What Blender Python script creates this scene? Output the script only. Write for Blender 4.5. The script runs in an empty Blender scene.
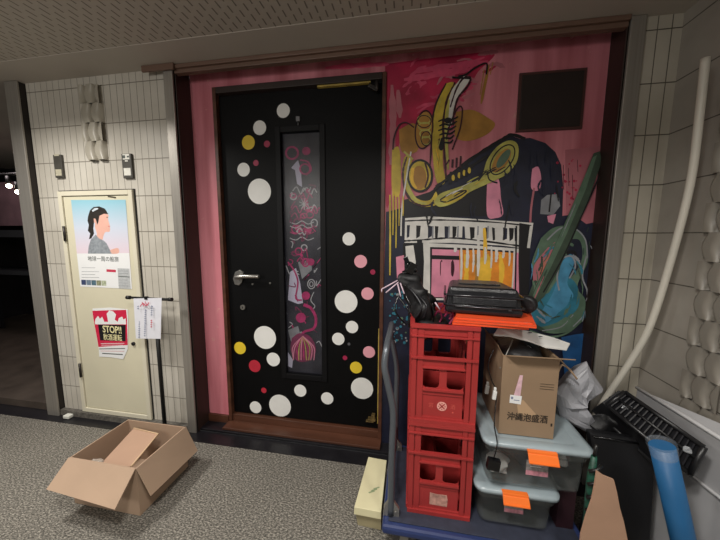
import bpy, bmesh, math, random
from mathutils import Vector, Matrix, noise, Euler
random.seed(7)
S = bpy.context.scene
COL = S.collection
PI = math.pi

# ------------------------------------------------------------------ camera
F_PX = 288.36
CAM = Vector((0.0, -1.6, 1.317))
ROWS = [Vector((0.98519703, 0.1713581, 0.00481789)), Vector((-0.02499726, 0.11580001, 0.99295795)), Vector((-0.16959348, 0.97837966, -0.11836931))]
cam = bpy.data.objects.new('camera', bpy.data.cameras.new('camera'))
COL.objects.link(cam)
cam.data.sensor_width = 36.0
cam.data.lens = 36.0 * F_PX / 720.0
cam.data.clip_start = 0.02
mw = Matrix.Identity(4)
for i in range(3):
    mw[i][0] = ROWS[0][i]; mw[i][1] = ROWS[1][i]; mw[i][2] = -ROWS[2][i]; mw[i][3] = CAM[i]
cam.matrix_world = mw
S.camera = cam

def ray(x, y):
    return ROWS[0] * ((x - 360) / F_PX) + ROWS[1] * (-(y - 270) / F_PX) + ROWS[2]
def at(x, y, Y=0.0):
    """measured point of the photograph on the upright plane Y"""
    d = ray(x, y)
    return CAM + d * ((Y - CAM.y) / d.y)

# ------------------------------------------------------------------ materials
MATS = {}
def lin(h):
    h = h.lstrip('#')
    out = []
    for i in (0, 2, 4):
        c = int(h[i:i + 2], 16) / 255
        out.append(c / 12.92 if c <= 0.04045 else ((c + 0.055) / 1.055) ** 2.4)
    return tuple(out) + (1.0,)
def mat(name, hx='#808080', rough=0.6, metal=0.0, var=0.0, vscale=8.0, bump=0.0, bscale=60.0, alpha=1.0, emit=0.0, spec=0.5, stretch=None, trans=0.0, hx2=None):
    if name in MATS: return MATS[name]
    m = bpy.data.materials.new(name); m.use_nodes = True
    nt = m.node_tree; b = nt.nodes['Principled BSDF']
    c = lin(hx)
    b.inputs['Base Color'].default_value = c
    b.inputs['Roughness'].default_value = rough
    b.inputs['Metallic'].default_value = metal
    b.inputs['Specular IOR Level'].default_value = spec
    if emit:
        b.inputs['Emission Color'].default_value = c
        b.inputs['Emission Strength'].default_value = emit
    if alpha < 1: b.inputs['Alpha'].default_value = alpha
    if trans: b.inputs['Transmission Weight'].default_value = trans
    vec = None
    if var or bump:
        tc = nt.nodes.new('ShaderNodeTexCoord'); mp = nt.nodes.new('ShaderNodeMapping')
        nt.links.new(tc.outputs['Object'], mp.inputs['Vector'])
        if stretch: mp.inputs['Scale'].default_value = stretch
        vec = mp.outputs['Vector']
    if var:
        n = nt.nodes.new('ShaderNodeTexNoise'); n.inputs['Scale'].default_value = vscale; n.inputs['Detail'].default_value = 5
        nt.links.new(vec, n.inputs['Vector'])
        r = nt.nodes.new('ShaderNodeValToRGB')
        r.color_ramp.elements[0].position = 0.3; r.color_ramp.elements[1].position = 0.7
        c2 = lin(hx2) if hx2 else tuple(min(1, v * (1 + var)) for v in c[:3]) + (1,)
        r.color_ramp.elements[0].color = tuple(v * (1 - var) for v in c[:3]) + (1,) if not hx2 else c
        r.color_ramp.elements[1].color = c2
        nt.links.new(n.outputs['Fac'], r.inputs['Fac']); nt.links.new(r.outputs['Color'], b.inputs['Base Color'])
    if bump:
        n = nt.nodes.new('ShaderNodeTexNoise'); n.inputs['Scale'].default_value = bscale; n.inputs['Detail'].default_value = 3
        nt.links.new(vec, n.inputs['Vector'])
        bp = nt.nodes.new('ShaderNodeBump'); bp.inputs['Strength'].default_value = bump; bp.inputs['Distance'].default_value = 0.004
        nt.links.new(n.outputs['Fac'], bp.inputs['Height']); nt.links.new(bp.outputs['Normal'], b.inputs['Normal'])
    MATS[name] = m
    return m

def math_node(nt, op, a, b=None):
    n = nt.nodes.new('ShaderNodeMath'); n.operation = op
    for i, v in enumerate((a, b)):
        if v is None: continue
        if isinstance(v, (int, float)): n.inputs[i].default_value = v
        else: nt.links.new(v, n.inputs[i])
    return n.outputs[0]

def tile_mat(name, axis, colw, x0, base, base2, grout, vert=True):
    """glazed ribbed wall tile: joints drawn from object coordinates"""
    m = bpy.data.materials.new(name); m.use_nodes = True; nt = m.node_tree; b = nt.nodes['Principled BSDF']
    tc = nt.nodes.new('ShaderNodeTexCoord'); sp = nt.nodes.new('ShaderNodeSeparateXYZ'); nt.links.new(tc.outputs['Object'], sp.inputs[0])
    u = sp.outputs[axis]; z = sp.outputs['Z']
    fz = math_node(nt, 'FRACT', math_node(nt, 'DIVIDE', math_node(nt, 'SUBTRACT', z, -0.005), 0.2235))
    dz = math_node(nt, 'ABSOLUTE', math_node(nt, 'SUBTRACT', fz, 0.5))
    jz = math_node(nt, 'GREATER_THAN', dz, 0.5 - 0.011)
    if vert:
        fu = math_node(nt, 'FRACT', math_node(nt, 'DIVIDE', math_node(nt, 'SUBTRACT', u, x0), colw))
        du = math_node(nt, 'ABSOLUTE', math_node(nt, 'SUBTRACT', fu, 0.5))
        ju = math_node(nt, 'GREATER_THAN', du, 0.5 - 0.035)
        j = math_node(nt, 'MAXIMUM', jz, ju)
    else: j = jz
    n = nt.nodes.new('ShaderNodeTexNoise'); n.inputs['Scale'].default_value = 3.5; n.inputs['Detail'].default_value = 6
    nt.links.new(tc.outputs['Object'], n.inputs['Vector'])
    r = nt.nodes.new('ShaderNodeValToRGB'); r.color_ramp.elements[0].position = .3; r.color_ramp.elements[1].position = .7
    r.color_ramp.elements[0].color = lin(base); r.color_ramp.elements[1].color = lin(base2)
    nt.links.new(n.outputs['Fac'], r.inputs['Fac'])
    mx = nt.nodes.new('ShaderNodeMix'); mx.data_type = 'RGBA'
    nt.links.new(j, mx.inputs['Factor']); nt.links.new(r.outputs['Color'], mx.inputs['A']); mx.inputs['B'].default_value = lin(grout)
    nt.links.new(mx.outputs['Result'], b.inputs['Base Color'])
    b.inputs['Roughness'].default_value = 0.45
    bp = nt.nodes.new('ShaderNodeBump'); bp.inputs['Strength'].default_value = 0.6; bp.inputs['Distance'].default_value = 0.004
    nt.links.new(math_node(nt, 'SUBTRACT', 1.0, j), bp.inputs['Height']); nt.links.new(bp.outputs['Normal'], b.inputs['Normal'])
    return m

# ------------------------------------------------------------------ mesh builder
class MB:
    def __init__(s): s.bm = bmesh.new(); s.mats = []; s.mi = 0
    def use(s, m):
        if m not in s.mats: s.mats.append(m)
        s.mi = s.mats.index(m); return s
    def face(s, pts):
        vs = [s.bm.verts.new(p) for p in pts]
        f = s.bm.faces.new(vs); f.material_index = s.mi; return f
    def box(s, c, size, rot=None, R=None):
        c = Vector(c); hx, hy, hz = size[0] / 2, size[1] / 2, size[2] / 2
        Rm = R if R is not None else (Euler(rot).to_matrix() if rot else Matrix.Identity(3))
        v = [s.bm.verts.new(c + Rm @ Vector((x * hx, y * hy, z * hz))) for x in (-1, 1) for y in (-1, 1) for z in (-1, 1)]
        for q in ((0, 1, 3, 2), (4, 6, 7, 5), (0, 4, 5, 1), (2, 3, 7, 6), (0, 2, 6, 4), (1, 5, 7, 3)):
            f = s.bm.faces.new([v[i] for i in q]); f.material_index = s.mi
        return s
    def box2(s, a, b):
        a = Vector(a); b = Vector(b)
        return s.box((a + b) / 2, [abs(b[i] - a[i]) for i in range(3)])
    def hull8(s, lo, hi):
        """prism between two equal polygons"""
        n = len(lo)
        A = [s.bm.verts.new(p) for p in lo]; B = [s.bm.verts.new(p) for p in hi]
        for i in range(n):
            f = s.bm.faces.new([A[i], A[(i + 1) % n], B[(i + 1) % n], B[i]]); f.material_index = s.mi
        f = s.bm.faces.new(A[::-1]); f.material_index = s.mi
        f = s.bm.faces.new(B); f.material_index = s.mi
        return s
    def prism(s, pts, d):
        d = Vector(d); return s.hull8([Vector(p) for p in pts], [Vector(p) + d for p in pts])
    def tube(s, path, r, seg=8, caps=True, closed=False):
        path = [Vector(p) for p in path]; n = len(path)
        rr = r if isinstance(r, (list, tuple)) else [r] * n
        rings = []; up = None
        for i, p in enumerate(path):
            if closed: t = (path[(i + 1) % n] - path[i - 1]).normalized()
            else: t = (path[min(i + 1, n - 1)] - path[max(i - 1, 0)]).normalized()
            if up is None:
                a = Vector((0, 0, 1)) if abs(t.z) < .9 else Vector((1, 0, 0))
                up = (a - t * a.dot(t)).normalized()
            else: up = (up - t * up.dot(t)).normalized()
            w = t.cross(up)
            rings.append([s.bm.verts.new(p + (up * math.cos(2 * PI * k / seg) + w * math.sin(2 * PI * k / seg)) * rr[i]) for k in range(seg)])
        for i in range(n if closed else n - 1):
            A = rings[i]; B = rings[(i + 1) % n]
            for k in range(seg):
                f = s.bm.faces.new([A[k], A[(k + 1) % seg], B[(k + 1) % seg], B[k]]); f.material_index = s.mi; f.smooth = True
        if caps and not closed:
            for R_ in (rings[0][::-1], rings[-1]):
                f = s.bm.faces.new(R_); f.material_index = s.mi
        return s
    def cyl(s, a, b, r, seg=24): return s.tube([a, b], r, seg)
    def sphere(s, c, r, sc=(1, 1, 1), sub=2):
        M4 = Matrix.Translation(c) @ Matrix.Diagonal((sc[0], sc[1], sc[2], 1))
        g = bmesh.ops.create_icosphere(s.bm, subdivisions=sub, radius=r, matrix=M4)
        for v in g['verts']:
            for f in v.link_faces: f.material_index = s.mi; f.smooth = True
        return g['verts']
    def build(s, name, parent=None, loc=None, bevel=0.0, smooth=False, solid=0.0, subd=0, recalc=True):
        if recalc: bmesh.ops.recalc_face_normals(s.bm, faces=s.bm.faces)
        o = parent_origin(parent) if parent else Vector((0, 0, 0))
        if loc is not None: L = Vector(loc) - o
        else: L = Vector((0, 0, 0))
        bmesh.ops.translate(s.bm, verts=s.bm.verts, vec=-(o + L))
        me = bpy.data.meshes.new(name); s.bm.to_mesh(me); s.bm.free()
        for m in s.mats: me.materials.append(m)
        if smooth:
            for p in me.polygons: p.use_smooth = True
        ob = bpy.data.objects.new(name, me); COL.objects.link(ob)
        ob.location = L
        if parent: ob.parent = parent
        if subd:
            md = ob.modifiers.new('sub', 'SUBSURF'); md.levels = md.render_levels = subd
        if solid:
            md = ob.modifiers.new('solid', 'SOLIDIFY'); md.thickness = solid; md.offset = 0
        if bevel:
            md = ob.modifiers.new('bev', 'BEVEL'); md.width = bevel; md.segments = 2; md.limit_method = 'ANGLE'; md.angle_limit = 0.6
        return ob
def parent_origin(p):
    v = Vector((0, 0, 0))
    while p: v += p.location; p = p.parent
    return v
def tag(o, label=None, cat=None, group=None, kind=None):
    if label: o['label'] = label
    if cat: o['category'] = cat
    if group: o['group'] = group
    if kind: o['kind'] = kind
    return o
def thing(name, loc, label, cat, group=None):
    o = bpy.data.objects.new(name, None); COL.objects.link(o); o.location = loc; o.empty_display_size = .05
    return tag(o, label, cat, group)
def struct(name, mb, **k):
    o = mb.build(name, **k); o['kind'] = 'structure'; return o
def copy_tree(o, parent=None):
    c = o.copy(); COL.objects.link(c)
    if parent: c.parent = parent
    for ch in list(o.children): copy_tree(ch, c)
    return c

def smooth_path(pts, n=6):
    P = [Vector(p) for p in pts]
    if len(P) < 3: return P
    out = []
    for i in range(len(P) - 1):
        p0 = P[max(i - 1, 0)]; p1 = P[i]; p2 = P[i + 1]; p3 = P[min(i + 2, len(P) - 1)]
        for k in range(n):
            t = k / n
            out.append(0.5 * ((2 * p1) + (-p0 + p2) * t + (2 * p0 - 5 * p1 + 4 * p2 - p3) * t * t + (-p0 + 3 * p1 - 3 * p2 + p3) * t ** 3))
    out.append(P[-1]); return out

class Paint:
    """flat paint / print built up on an upright plane, one mesh with many colours"""
    def __init__(s, Y, step=0.00004): s.mb = MB(); s.Y = Y; s.k = 0; s.step = step
    def lay(s): s.k += 1; return s.Y - s.k * s.step
    def P(s, x, y, d): v = at(x, y, s.Y); return Vector((v.x, d, v.z))
    def poly(s, m, pts, smooth=False, wob=0.0):
        s.mb.use(m); d = s.lay()
        if smooth:
            q = smooth_path([Vector((p[0], p[1], 0)) for p in list(pts) + [pts[0]]], 6)[:-1]; pts = [(a.x, a.y) for a in q]
        if wob: pts = [(x + random.uniform(-wob, wob), y + random.uniform(-wob, wob)) for x, y in pts]
        s.mb.face([s.P(x, y, d) for x, y in pts]); return s
    def stroke(s, m, pts, w, taper=0.0, smooth=True, rough=0.0, w2=None):
        s.mb.use(m); d = s.lay()
        q = smooth_path([Vector((p[0], p[1], 0)) for p in pts], 7) if smooth and len(pts) > 2 else [Vector((p[0], p[1], 0)) for p in pts]
        if len(q) == 2 and rough: q = [q[0].lerp(q[1], i / 8) for i in range(9)]
        n = len(q); L = []; R_ = []
        for i, p in enumerate(q):
            t = (q[min(i + 1, n - 1)] - q[max(i - 1, 0)])
            if t.length < 1e-6: t = Vector((1, 0, 0))
            t.normalize(); nn = Vector((-t.y, t.x, 0))
            ww = w + ((w2 - w) * i / (n - 1) if w2 is not None else 0)
            e = min(i, n - 1 - i) / max(1, n - 1) * 2
            ww *= (1 - taper * (1 - min(1, e * 2))) * (1 + random.uniform(-rough, rough))
            L.append(p + nn * ww / 2); R_.append(p - nn * ww / 2)
        for i in range(n - 1):
            try: s.mb.face([s.P(a.x, a.y, d) for a in (L[i], L[i + 1], R_[i + 1], R_[i])])
            except ValueError: pass
        return s
    def disc(s, m, x, y, r, ry=None, rot=0, n=20):
        ry = ry or r
        return s.poly(m, [(x + r * math.cos(a) * math.cos(rot) - ry * math.sin(a) * math.sin(rot), y + r * math.cos(a) * math.sin(rot) + ry * math.sin(a) * math.cos(rot)) for a in [2 * PI * i / n for i in range(n)]])
    def ring(s, m, x, y, r, w, ry=None, rot=0, a0=0, a1=2 * PI):
        ry = ry or r; n = 16
        return s.stroke(m, [(x + r * math.cos(a) * math.cos(rot) - ry * math.sin(a) * math.sin(rot), y + r * math.cos(a) * math.sin(rot) + ry * math.sin(a) * math.cos(rot)) for a in [a0 + (a1 - a0) * i / n for i in range(n + 1)]], w)
    def build(s, name, parent=None): return s.mb.build(name, parent=parent, recalc=False)

def text_mesh(s, m, mb, center, width, height, depth=0.0, zrot=0.0, bold=0.0, R=None):
    """real lettering, turned into mesh and added to mb; faces -Y"""
    cu = bpy.data.curves.new('t', 'FONT'); cu.body = s; cu.align_x = 'CENTER'; cu.align_y = 'CENTER'; cu.offset = bold; cu.resolution_u = 3
    ob = bpy.data.objects.new('t', cu); COL.objects.link(ob)
    dg = bpy.context.evaluated_depsgraph_get(); dg.update()
    me = bpy.data.meshes.new_from_object(ob.evaluated_get(dg))
    bpy.data.objects.remove(ob)
    if not len(me.vertices): return
    xs = [v.co.x for v in me.vertices]; ys = [v.co.y for v in me.vertices]
    cx, cy = (min(xs) + max(xs)) / 2, (min(ys) + max(ys)) / 2
    sx = width / (max(xs) - min(xs)); sy = height / (max(ys) - min(ys))
    if R is None: R = Euler((PI / 2, 0, 0)).to_matrix()
    mb.use(m); vs = [mb.bm.verts.new(Vector(center) + R @ Vector(((v.co.x - cx) * sx, (v.co.y - cy) * sy, 0))) for v in me.vertices]
    for p in me.polygons:
        try: f = mb.bm.faces.new([vs[i] for i in p.vertices]); f.material_index = mb.mi
        except ValueError: pass
    bpy.data.meshes.remove(me)

# ================================================================== SETTING
CEIL = 2.29
m_carpet = bpy.data.materials.new('speckled_floor'); m_carpet.use_nodes = True
def carpet(m):
    nt = m.node_tree; b = nt.nodes['Principled BSDF']
    tc = nt.nodes.new('ShaderNodeTexCoord')
    mp = nt.nodes.new('ShaderNodeMapping'); mp.inputs['Scale'].default_value = (70, 130, 70); mp.inputs['Rotation'].default_value = (0, 0, 0.15)
    nt.links.new(tc.outputs['Object'], mp.inputs['Vector'])
    n = nt.nodes.new('ShaderNodeTexNoise'); n.inputs['Scale'].default_value = 1.3; n.inputs['Detail'].default_value = 3; n.inputs['Roughness'].default_value = .75
    nt.links.new(mp.outputs['Vector'], n.inputs['Vector'])
    r = nt.nodes.new('ShaderNodeValToRGB'); e = r.color_ramp.elements
    e[0].position = .38; e[0].color = lin('#45423d'); e[1].position = .64; e[1].color = lin('#b4aea2')
    q = e.new(.5); q.color = lin('#6f6b63')
    nt.links.new(n.outputs['Fac'], r.inputs['Fac'])
    n2 = nt.nodes.new('ShaderNodeTexNoise'); n2.inputs['Scale'].default_value = 2.0; n2.inputs['Detail'].default_value = 4
    nt.links.new(tc.outputs['Object'], n2.inputs['Vector'])
    mx = nt.nodes.new('ShaderNodeMix'); mx.data_type = 'RGBA'; mx.blend_type = 'MULTIPLY'; mx.inputs['Factor'].default_value = .35
    nt.links.new(r.outputs['Color'], mx.inputs['A']); nt.links.new(n2.outputs['Fac'], mx.inputs['B'])
    nt.links.new(mx.outputs['Result'], b.inputs['Base Color']); b.inputs['Roughness'].default_value = .85
    bp = nt.nodes.new('ShaderNodeBump'); bp.inputs['Strength'].default_value = .5; bp.inputs['Distance'].default_value = .003
    nt.links.new(n.outputs['Fac'], bp.inputs['Height']); nt.links.new(bp.outputs['Normal'], b.inputs['Normal'])
carpet(m_carpet)
struct('floor', MB().use(m_carpet).box2((-6, -5, -.1), (1.3, -.1, 0)))
m_blk = mat('black_stone', '#17161a', .35, var=.25, vscale=20)
struct('trim_floor_band', MB().use(m_blk).box2((-6, -.1, -.1), (1.3, .0, 0.002)))

# ceiling
m_cplain = mat('ceiling_paint', '#b7afa5', .8, var=.05, vscale=2)
m_cperf = bpy.data.materials.new('ceiling_slotted_board'); m_cperf.use_nodes = True
def perf(m):
    nt = m.node_tree; b = nt.nodes['Principled BSDF']
    tc = nt.nodes.new('ShaderNodeTexCoord'); sp = nt.nodes.new('ShaderNodeSeparateXYZ'); nt.links.new(tc.outputs['Object'], sp.inputs[0])
    xi = math_node(nt, 'DIVIDE', sp.outputs['X'], .037)
    fx = math_node(nt, 'FRACT', xi); par = math_node(nt, 'FLOOR', xi)
    off = math_node(nt, 'MULTIPLY', math_node(nt, 'MODULO', math_node(nt, 'ABSOLUTE', par), 2.0), .5)
    fy = math_node(nt, 'FRACT', math_node(nt, 'ADD', math_node(nt, 'DIVIDE', sp.outputs['Y'], .062), off))
    a = math_node(nt, 'LESS_THAN', math_node(nt, 'ABSOLUTE', math_node(nt, 'SUBTRACT', fx, .5)), .085)
    c = math_node(nt, 'LESS_THAN', math_node(nt, 'ABSOLUTE', math_node(nt, 'SUBTRACT', fy, .5)), .32)
    j = math_node(nt, 'MULTIPLY', a, c)
    mx = nt.nodes.new('ShaderNodeMix'); mx.data_type = 'RGBA'; mx.inputs['A'].default_value = lin('#b4aca1'); mx.inputs['B'].default_value = lin('#7a736a')
    nt.links.new(j, mx.inputs['Factor']); nt.links.new(mx.outputs['Result'], b.inputs['Base Color']); b.inputs['Roughness'].default_value = .85
    bp = nt.nodes.new('ShaderNodeBump'); bp.inputs['Strength'].default_value = .8; bp.inputs['Distance'].default_value = .004
    nt.links.new(math_node(nt, 'SUBTRACT', 1.0, j), bp.inputs['Height']); nt.links.new(bp.outputs['Normal'], b.inputs['Normal'])
perf(m_cperf)
struct('ceiling', MB().use(m_cperf).box2((-6, -5, CEIL), (1.3, -.21, CEIL + .1)))
struct('trim_ceiling_border', MB().use(m_cplain).box2((-6, -.21, CEIL - .003), (1.3, .0, CEIL + .1)))
struct('ceiling_alcove', MB().use(m_cplain).box2((-6, .0, CEIL - .003), (-2.49, 1.9, CEIL + .1)))

# tiled walls
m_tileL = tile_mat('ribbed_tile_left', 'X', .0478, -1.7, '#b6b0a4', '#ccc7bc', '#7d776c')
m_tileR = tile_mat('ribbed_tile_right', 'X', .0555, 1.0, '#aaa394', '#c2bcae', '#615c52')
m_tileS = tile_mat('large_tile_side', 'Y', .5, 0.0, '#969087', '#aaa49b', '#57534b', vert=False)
struct('wall_left', MB().use(m_tileL).box2((-2.49, 0, 0), (-1.44, .2, CEIL)))
struct('wall_right', MB().use(m_tileR).box2((.99, 0, 0), (1.15, .2, CEIL)))
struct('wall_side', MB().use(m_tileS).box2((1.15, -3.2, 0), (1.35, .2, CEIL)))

# relief tiles: sculpted squares, one strip each
m_relief = mat('relief_tile_glaze', '#8f897f', .4, var=.06, vscale=6)
m_reliefL = mat('relief_tile_glaze_light', '#a8a294', .4, var=.06, vscale=6)
def relief(name, parentname, org, udir, n, out, ncol, nrow, cw, ch, amp, m, flip=False):
    """sawtooth waves whose sharp edge bows one way, then the other"""
    mb = MB().use(m); U, V = 24, 10
    org = Vector(org); udir = Vector(udir); out = Vector(out)
    for r in range(nrow):
        for c in range(ncol):
            G = []
            for j in range(V + 1):
                row = []
                for i in range(U + 1):
                    u = i / U; v = j / V
                    sg = 1 if (r % 2) else -1
                    uu = (u + (.5 if r % 2 else 0)) % 1.0 if i < U or r % 2 else 1.0
                    sv = math.sin(PI * v); e0 = .26 - .24 * sv; e1 = .93 - .38 * sv
                    h = 0 if uu <= e0 else (min(1, (uu - e0) / .05) * (.8 + .2 * (uu - e0)) if uu < e1 else .9 * math.cos((uu - e1) / (1 - e1) * PI / 2))
                    row.append(mb.bm.verts.new(org + udir * ((c + u) * cw) + Vector((0, 0, (r + v) * ch)) + out * (amp * h + .001)))
                G.append(row)
            for j in range(V):
                for i in range(U):
                    f = mb.bm.faces.new([G[j][i], G[j][i + 1], G[j + 1][i + 1], G[j + 1][i]]); f.material_index = 0; f.smooth = True
    return mb
o = relief('r', '', (1.15, -.245, .33), (0, -1, 0), 0, (-1, 0, 0), 2, 14, .075, .1118, .026, m_relief).build('trim_relief_tiles_side'); o['kind'] = 'structure'
o = relief('r', '', (1.15, -.62, .33), (0, -1, 0), 0, (-1, 0, 0), 2, 14, .075, .1118, .026, m_relief).build('trim_relief_tiles_side.001'); o['kind'] = 'structure'
o = relief('r', '', (-2.05, 0, 1.785), (1, 0, 0), 0, (0, -1, 0), 2, 4, .075, .1118, .03, m_reliefL).build('trim_relief_tiles_left'); o['kind'] = 'structure'

# metal pillars and frame of the door bay
m_steel = mat('brushed_steel', '#a5a098', .42, .6, var=.12, vscale=3, bump=.15, bscale=30, stretch=(30, 30, .6))
m_steelD = mat('dark_steel', '#3a3634', .45, .7)
m_wood = mat('dark_brown_wood', '#2e201b', .5, var=.35, vscale=6, stretch=(1, 1, .15))
m_wood2 = mat('reddish_wood', '#523122', .45, var=.35, vscale=5, stretch=(.2, 4, 4))
def pillar(x0, x1, yf, name):
    mb = MB().use(m_steel).box2((x0, yf, 0), (x1, yf + .012, CEIL - .004))
    mb.use(m_steelD).box2((x0 + .004, yf + .012, 0), (x1 - .004, .15, CEIL - .004))
    struct(name, mb, bevel=.003)
pillar(-2.592, -2.491, -.045, 'trim_1')
pillar(-1.437, -1.377, -.03, 'trim_2')
pillar(.938, 1.0, -.02, 'trim_3')
# recess lining
mb = MB().use(m_wood)
mb.box2((-1.3765, -.012, 0), (-1.370, .1, 2.34)); mb.box2((.930, -.008, 0), (.9375, .1, 2.34))
mb.box2((-1.45, .0, 2.34), (1.0, .25, 2.36))
struct('trim_4', mb, bevel=.003)
mb = MB().use(mat('head_moulding', '#6b5346', .45, var=.2, vscale=4, stretch=(.2, 2, 2)))
mb.box2((-1.37, -.035, 2.265), (.93, -.002, CEIL - .004)); mb.box2((-1.37, -.022, 2.243), (.93, -.002, 2.265)); mb.box2((-1.37, -.002, 2.243), (.93, .012, 2.31))
struct('trim_5', mb, bevel=.003)
struct('trim_6', MB().use(mat('head_moulding')).box2((-1.56, -.05, 2.253), (-1.35, -.036, CEIL - .004)), bevel=.002)

# mural wall -------------------------------------------------------
def pink_mat():
    m = bpy.data.materials.new('pink_wall_paint'); m.use_nodes = True; nt = m.node_tree; b = nt.nodes['Principled BSDF']
    tc = nt.nodes.new('ShaderNodeTexCoord')
    mp = nt.nodes.new('ShaderNodeMapping'); mp.inputs['Scale'].default_value = (5.5, 1, .45); nt.links.new(tc.outputs['Object'], mp.inputs['Vector'])
    n = nt.nodes.new('ShaderNodeTexNoise'); n.inputs['Scale'].default_value = 1.6; n.inputs['Detail'].default_value = 4; nt.links.new(mp.outputs['Vector'], n.inputs['Vector'])
    r = nt.nodes.new('ShaderNodeValToRGB'); e = r.color_ramp.elements
    e[0].position = .36; e[0].color = lin('#b3616b'); e[1].position = .64; e[1].color = lin('#da8893')
    nt.links.new(n.outputs['Fac'], r.inputs['Fac'])
    n2 = nt.nodes.new('ShaderNodeTexNoise'); n2.inputs['Scale'].default_value = 9; n2.inputs['Detail'].default_value = 8; n2.inputs['Roughness'].default_value = .7; nt.links.new(tc.outputs['Object'], n2.inputs['Vector'])
    r2 = nt.nodes.new('ShaderNodeValToRGB'); r2.color_ramp.elements[0].position = .62; r2.color_ramp.elements[1].position = .68
    nt.links.new(n2.outputs['Fac'], r2.inputs['Fac'])
    mx = nt.nodes.new('ShaderNodeMix'); mx.data_type = 'RGBA'; mx.inputs['B'].default_value = lin('#d9a59c')
    f = math_node(nt, 'MULTIPLY', r2.outputs['Color'], .6)
    nt.links.new(f, mx.inputs['Factor']); nt.links.new(r.outputs['Color'], mx.inputs['A']); nt.links.new(mx.outputs['Result'], b.inputs['Base Color'])
    b.inputs['Roughness'].default_value = .55
    return m
m_pink = pink_mat()
mb = MB().use(m_pink)
mb.box2((-1.37, .1, .068), (-1.215, .25, 2.34)); mb.box2((-.149, .1, 0), (.93, .25, 2.34)); mb.box2((-1.215, .1, 2.209), (-.149, .25, 2.34))
wall_mural = struct('wall_back', mb)
struct('baseboard_left', MB().use(m_wood2).box2((-1.37, .085, .0), (-1.216, .2, .067)), bevel=.002)
# black plinth and threshold
struct('trim_7', MB().use(m_blk).box2((-1.37, .001, 0), (.93, .084, .018)), bevel=.003)
struct('trim_8', MB().use(m_wood2).box2((-1.213, .012, .0185), (-.150, .098, .034)).use(m_wood2).box2((-1.213, .1, .0185), (-.150, .16, .078)), bevel=.003)

# mural painting ---------------------------------------------------
NV = mat('paint_navy', '#1c1f33', .5, var=.35, vscale=9)
BK = mat('paint_black', '#141216', .45)
YE = mat('paint_yellow', '#c3aa3c', .5, var=.3, vscale=14)
YG = mat('paint_yellow_green', '#b5b05a', .5, var=.3, vscale=18)
WH = mat('paint_white', '#d9d6d0', .5, var=.12, vscale=16)
CR = mat('paint_crimson', '#ad2145', .5, var=.35, vscale=7, stretch=(1, 1, 1))
CR2 = mat('paint_rose', '#c94a68', .5, var=.3, vscale=10)
PK = mat('paint_pink', '#dd8ca4', .5, var=.15, vscale=12)
PKD = mat('paint_dusty_pink', '#b46a74', .5, var=.12, vscale=9)
OR = mat('paint_orange', '#e08a2a', .5, var=.25, vscale=14)
YO = mat('paint_amber', '#e9b93a', .5, var=.2, vscale=14)
MU = mat('paint_mustard', '#a87a35', .5, var=.3, vscale=10)
GR = mat('paint_green', '#58705c', .5, var=.3, vscale=12)
GD = mat('paint_dark_green', '#3b4a3c', .5, var=.3, vscale=12)
TE = mat('paint_teal', '#2f7489', .5, var=.35, vscale=10)
BL = mat('paint_blue', '#4a8db0', .5, var=.3, vscale=12)
GY = mat('paint_grey', '#8d8f94', .5, var=.2, vscale=14)
MA = mat('paint_maroon', '#3a1420', .45)
p = Paint(.1)
# crimson wash around the door's upper corner and pink veils over it
p.poly(CR, [(385, 64), (450, 56), (494, 53), (478, 72), (466, 92), (440, 116), (405, 130), (396, 165), (386, 205)], True)
for i in range(14):
    x = random.uniform(440, 492); y = random.uniform(52, 112) if x < 470 else random.uniform(52, 80); L = random.uniform(12, 30)
    p.stroke(random.choice((PKD, PKD, CR, CR2)), [(x, y), (x + L * .4, y - 2), (x + L * .8, y + random.uniform(-8, 3))], random.uniform(2, 5), taper=.7, rough=.3)
p.stroke(CR2, [(325, 68), (350, 66), (389, 64)], 5, taper=.6, rough=.3)
for i in range(26):
    x = random.uniform(394, 455); y = random.uniform(66, 128); a = random.uniform(-.9, .4); L = random.uniform(8, 26)
    p.stroke(random.choice((CR2, CR2, CR, PKD)), [(x, y), (x + L * .5 * math.cos(a), y + L * .5 * math.sin(a) - 2), (x + L * math.cos(a), y + L * math.sin(a))], random.uniform(2, 6), taper=.6, rough=.25)
for q in ([(392, 85), (393, 130), (391, 165)], [(398, 90), (400, 118)], [(415, 72), (450, 66), (488, 62)], [(404, 80), (440, 74), (470, 70)]):
    p.stroke(PKD if q[0][0] < 400 else CR2, q, 6, taper=.5, rough=.3)
p.poly(MU, [(456, 112), (472, 110), (488, 118), (495, 125), (486, 135), (468, 141), (455, 136)], True)
p.poly(YE, [(392, 150), (399, 148), (401, 175), (399, 196), (392, 190)], True)
p.poly(MU, [(399, 130), (415, 124), (418, 150), (402, 152)], True)
for q in ([(489, 65), (484, 88), (481, 104)], [(484, 70), (480, 95)], [(493, 62), (490, 75)]): p.stroke(MU, q, 3, taper=.7)
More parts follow.
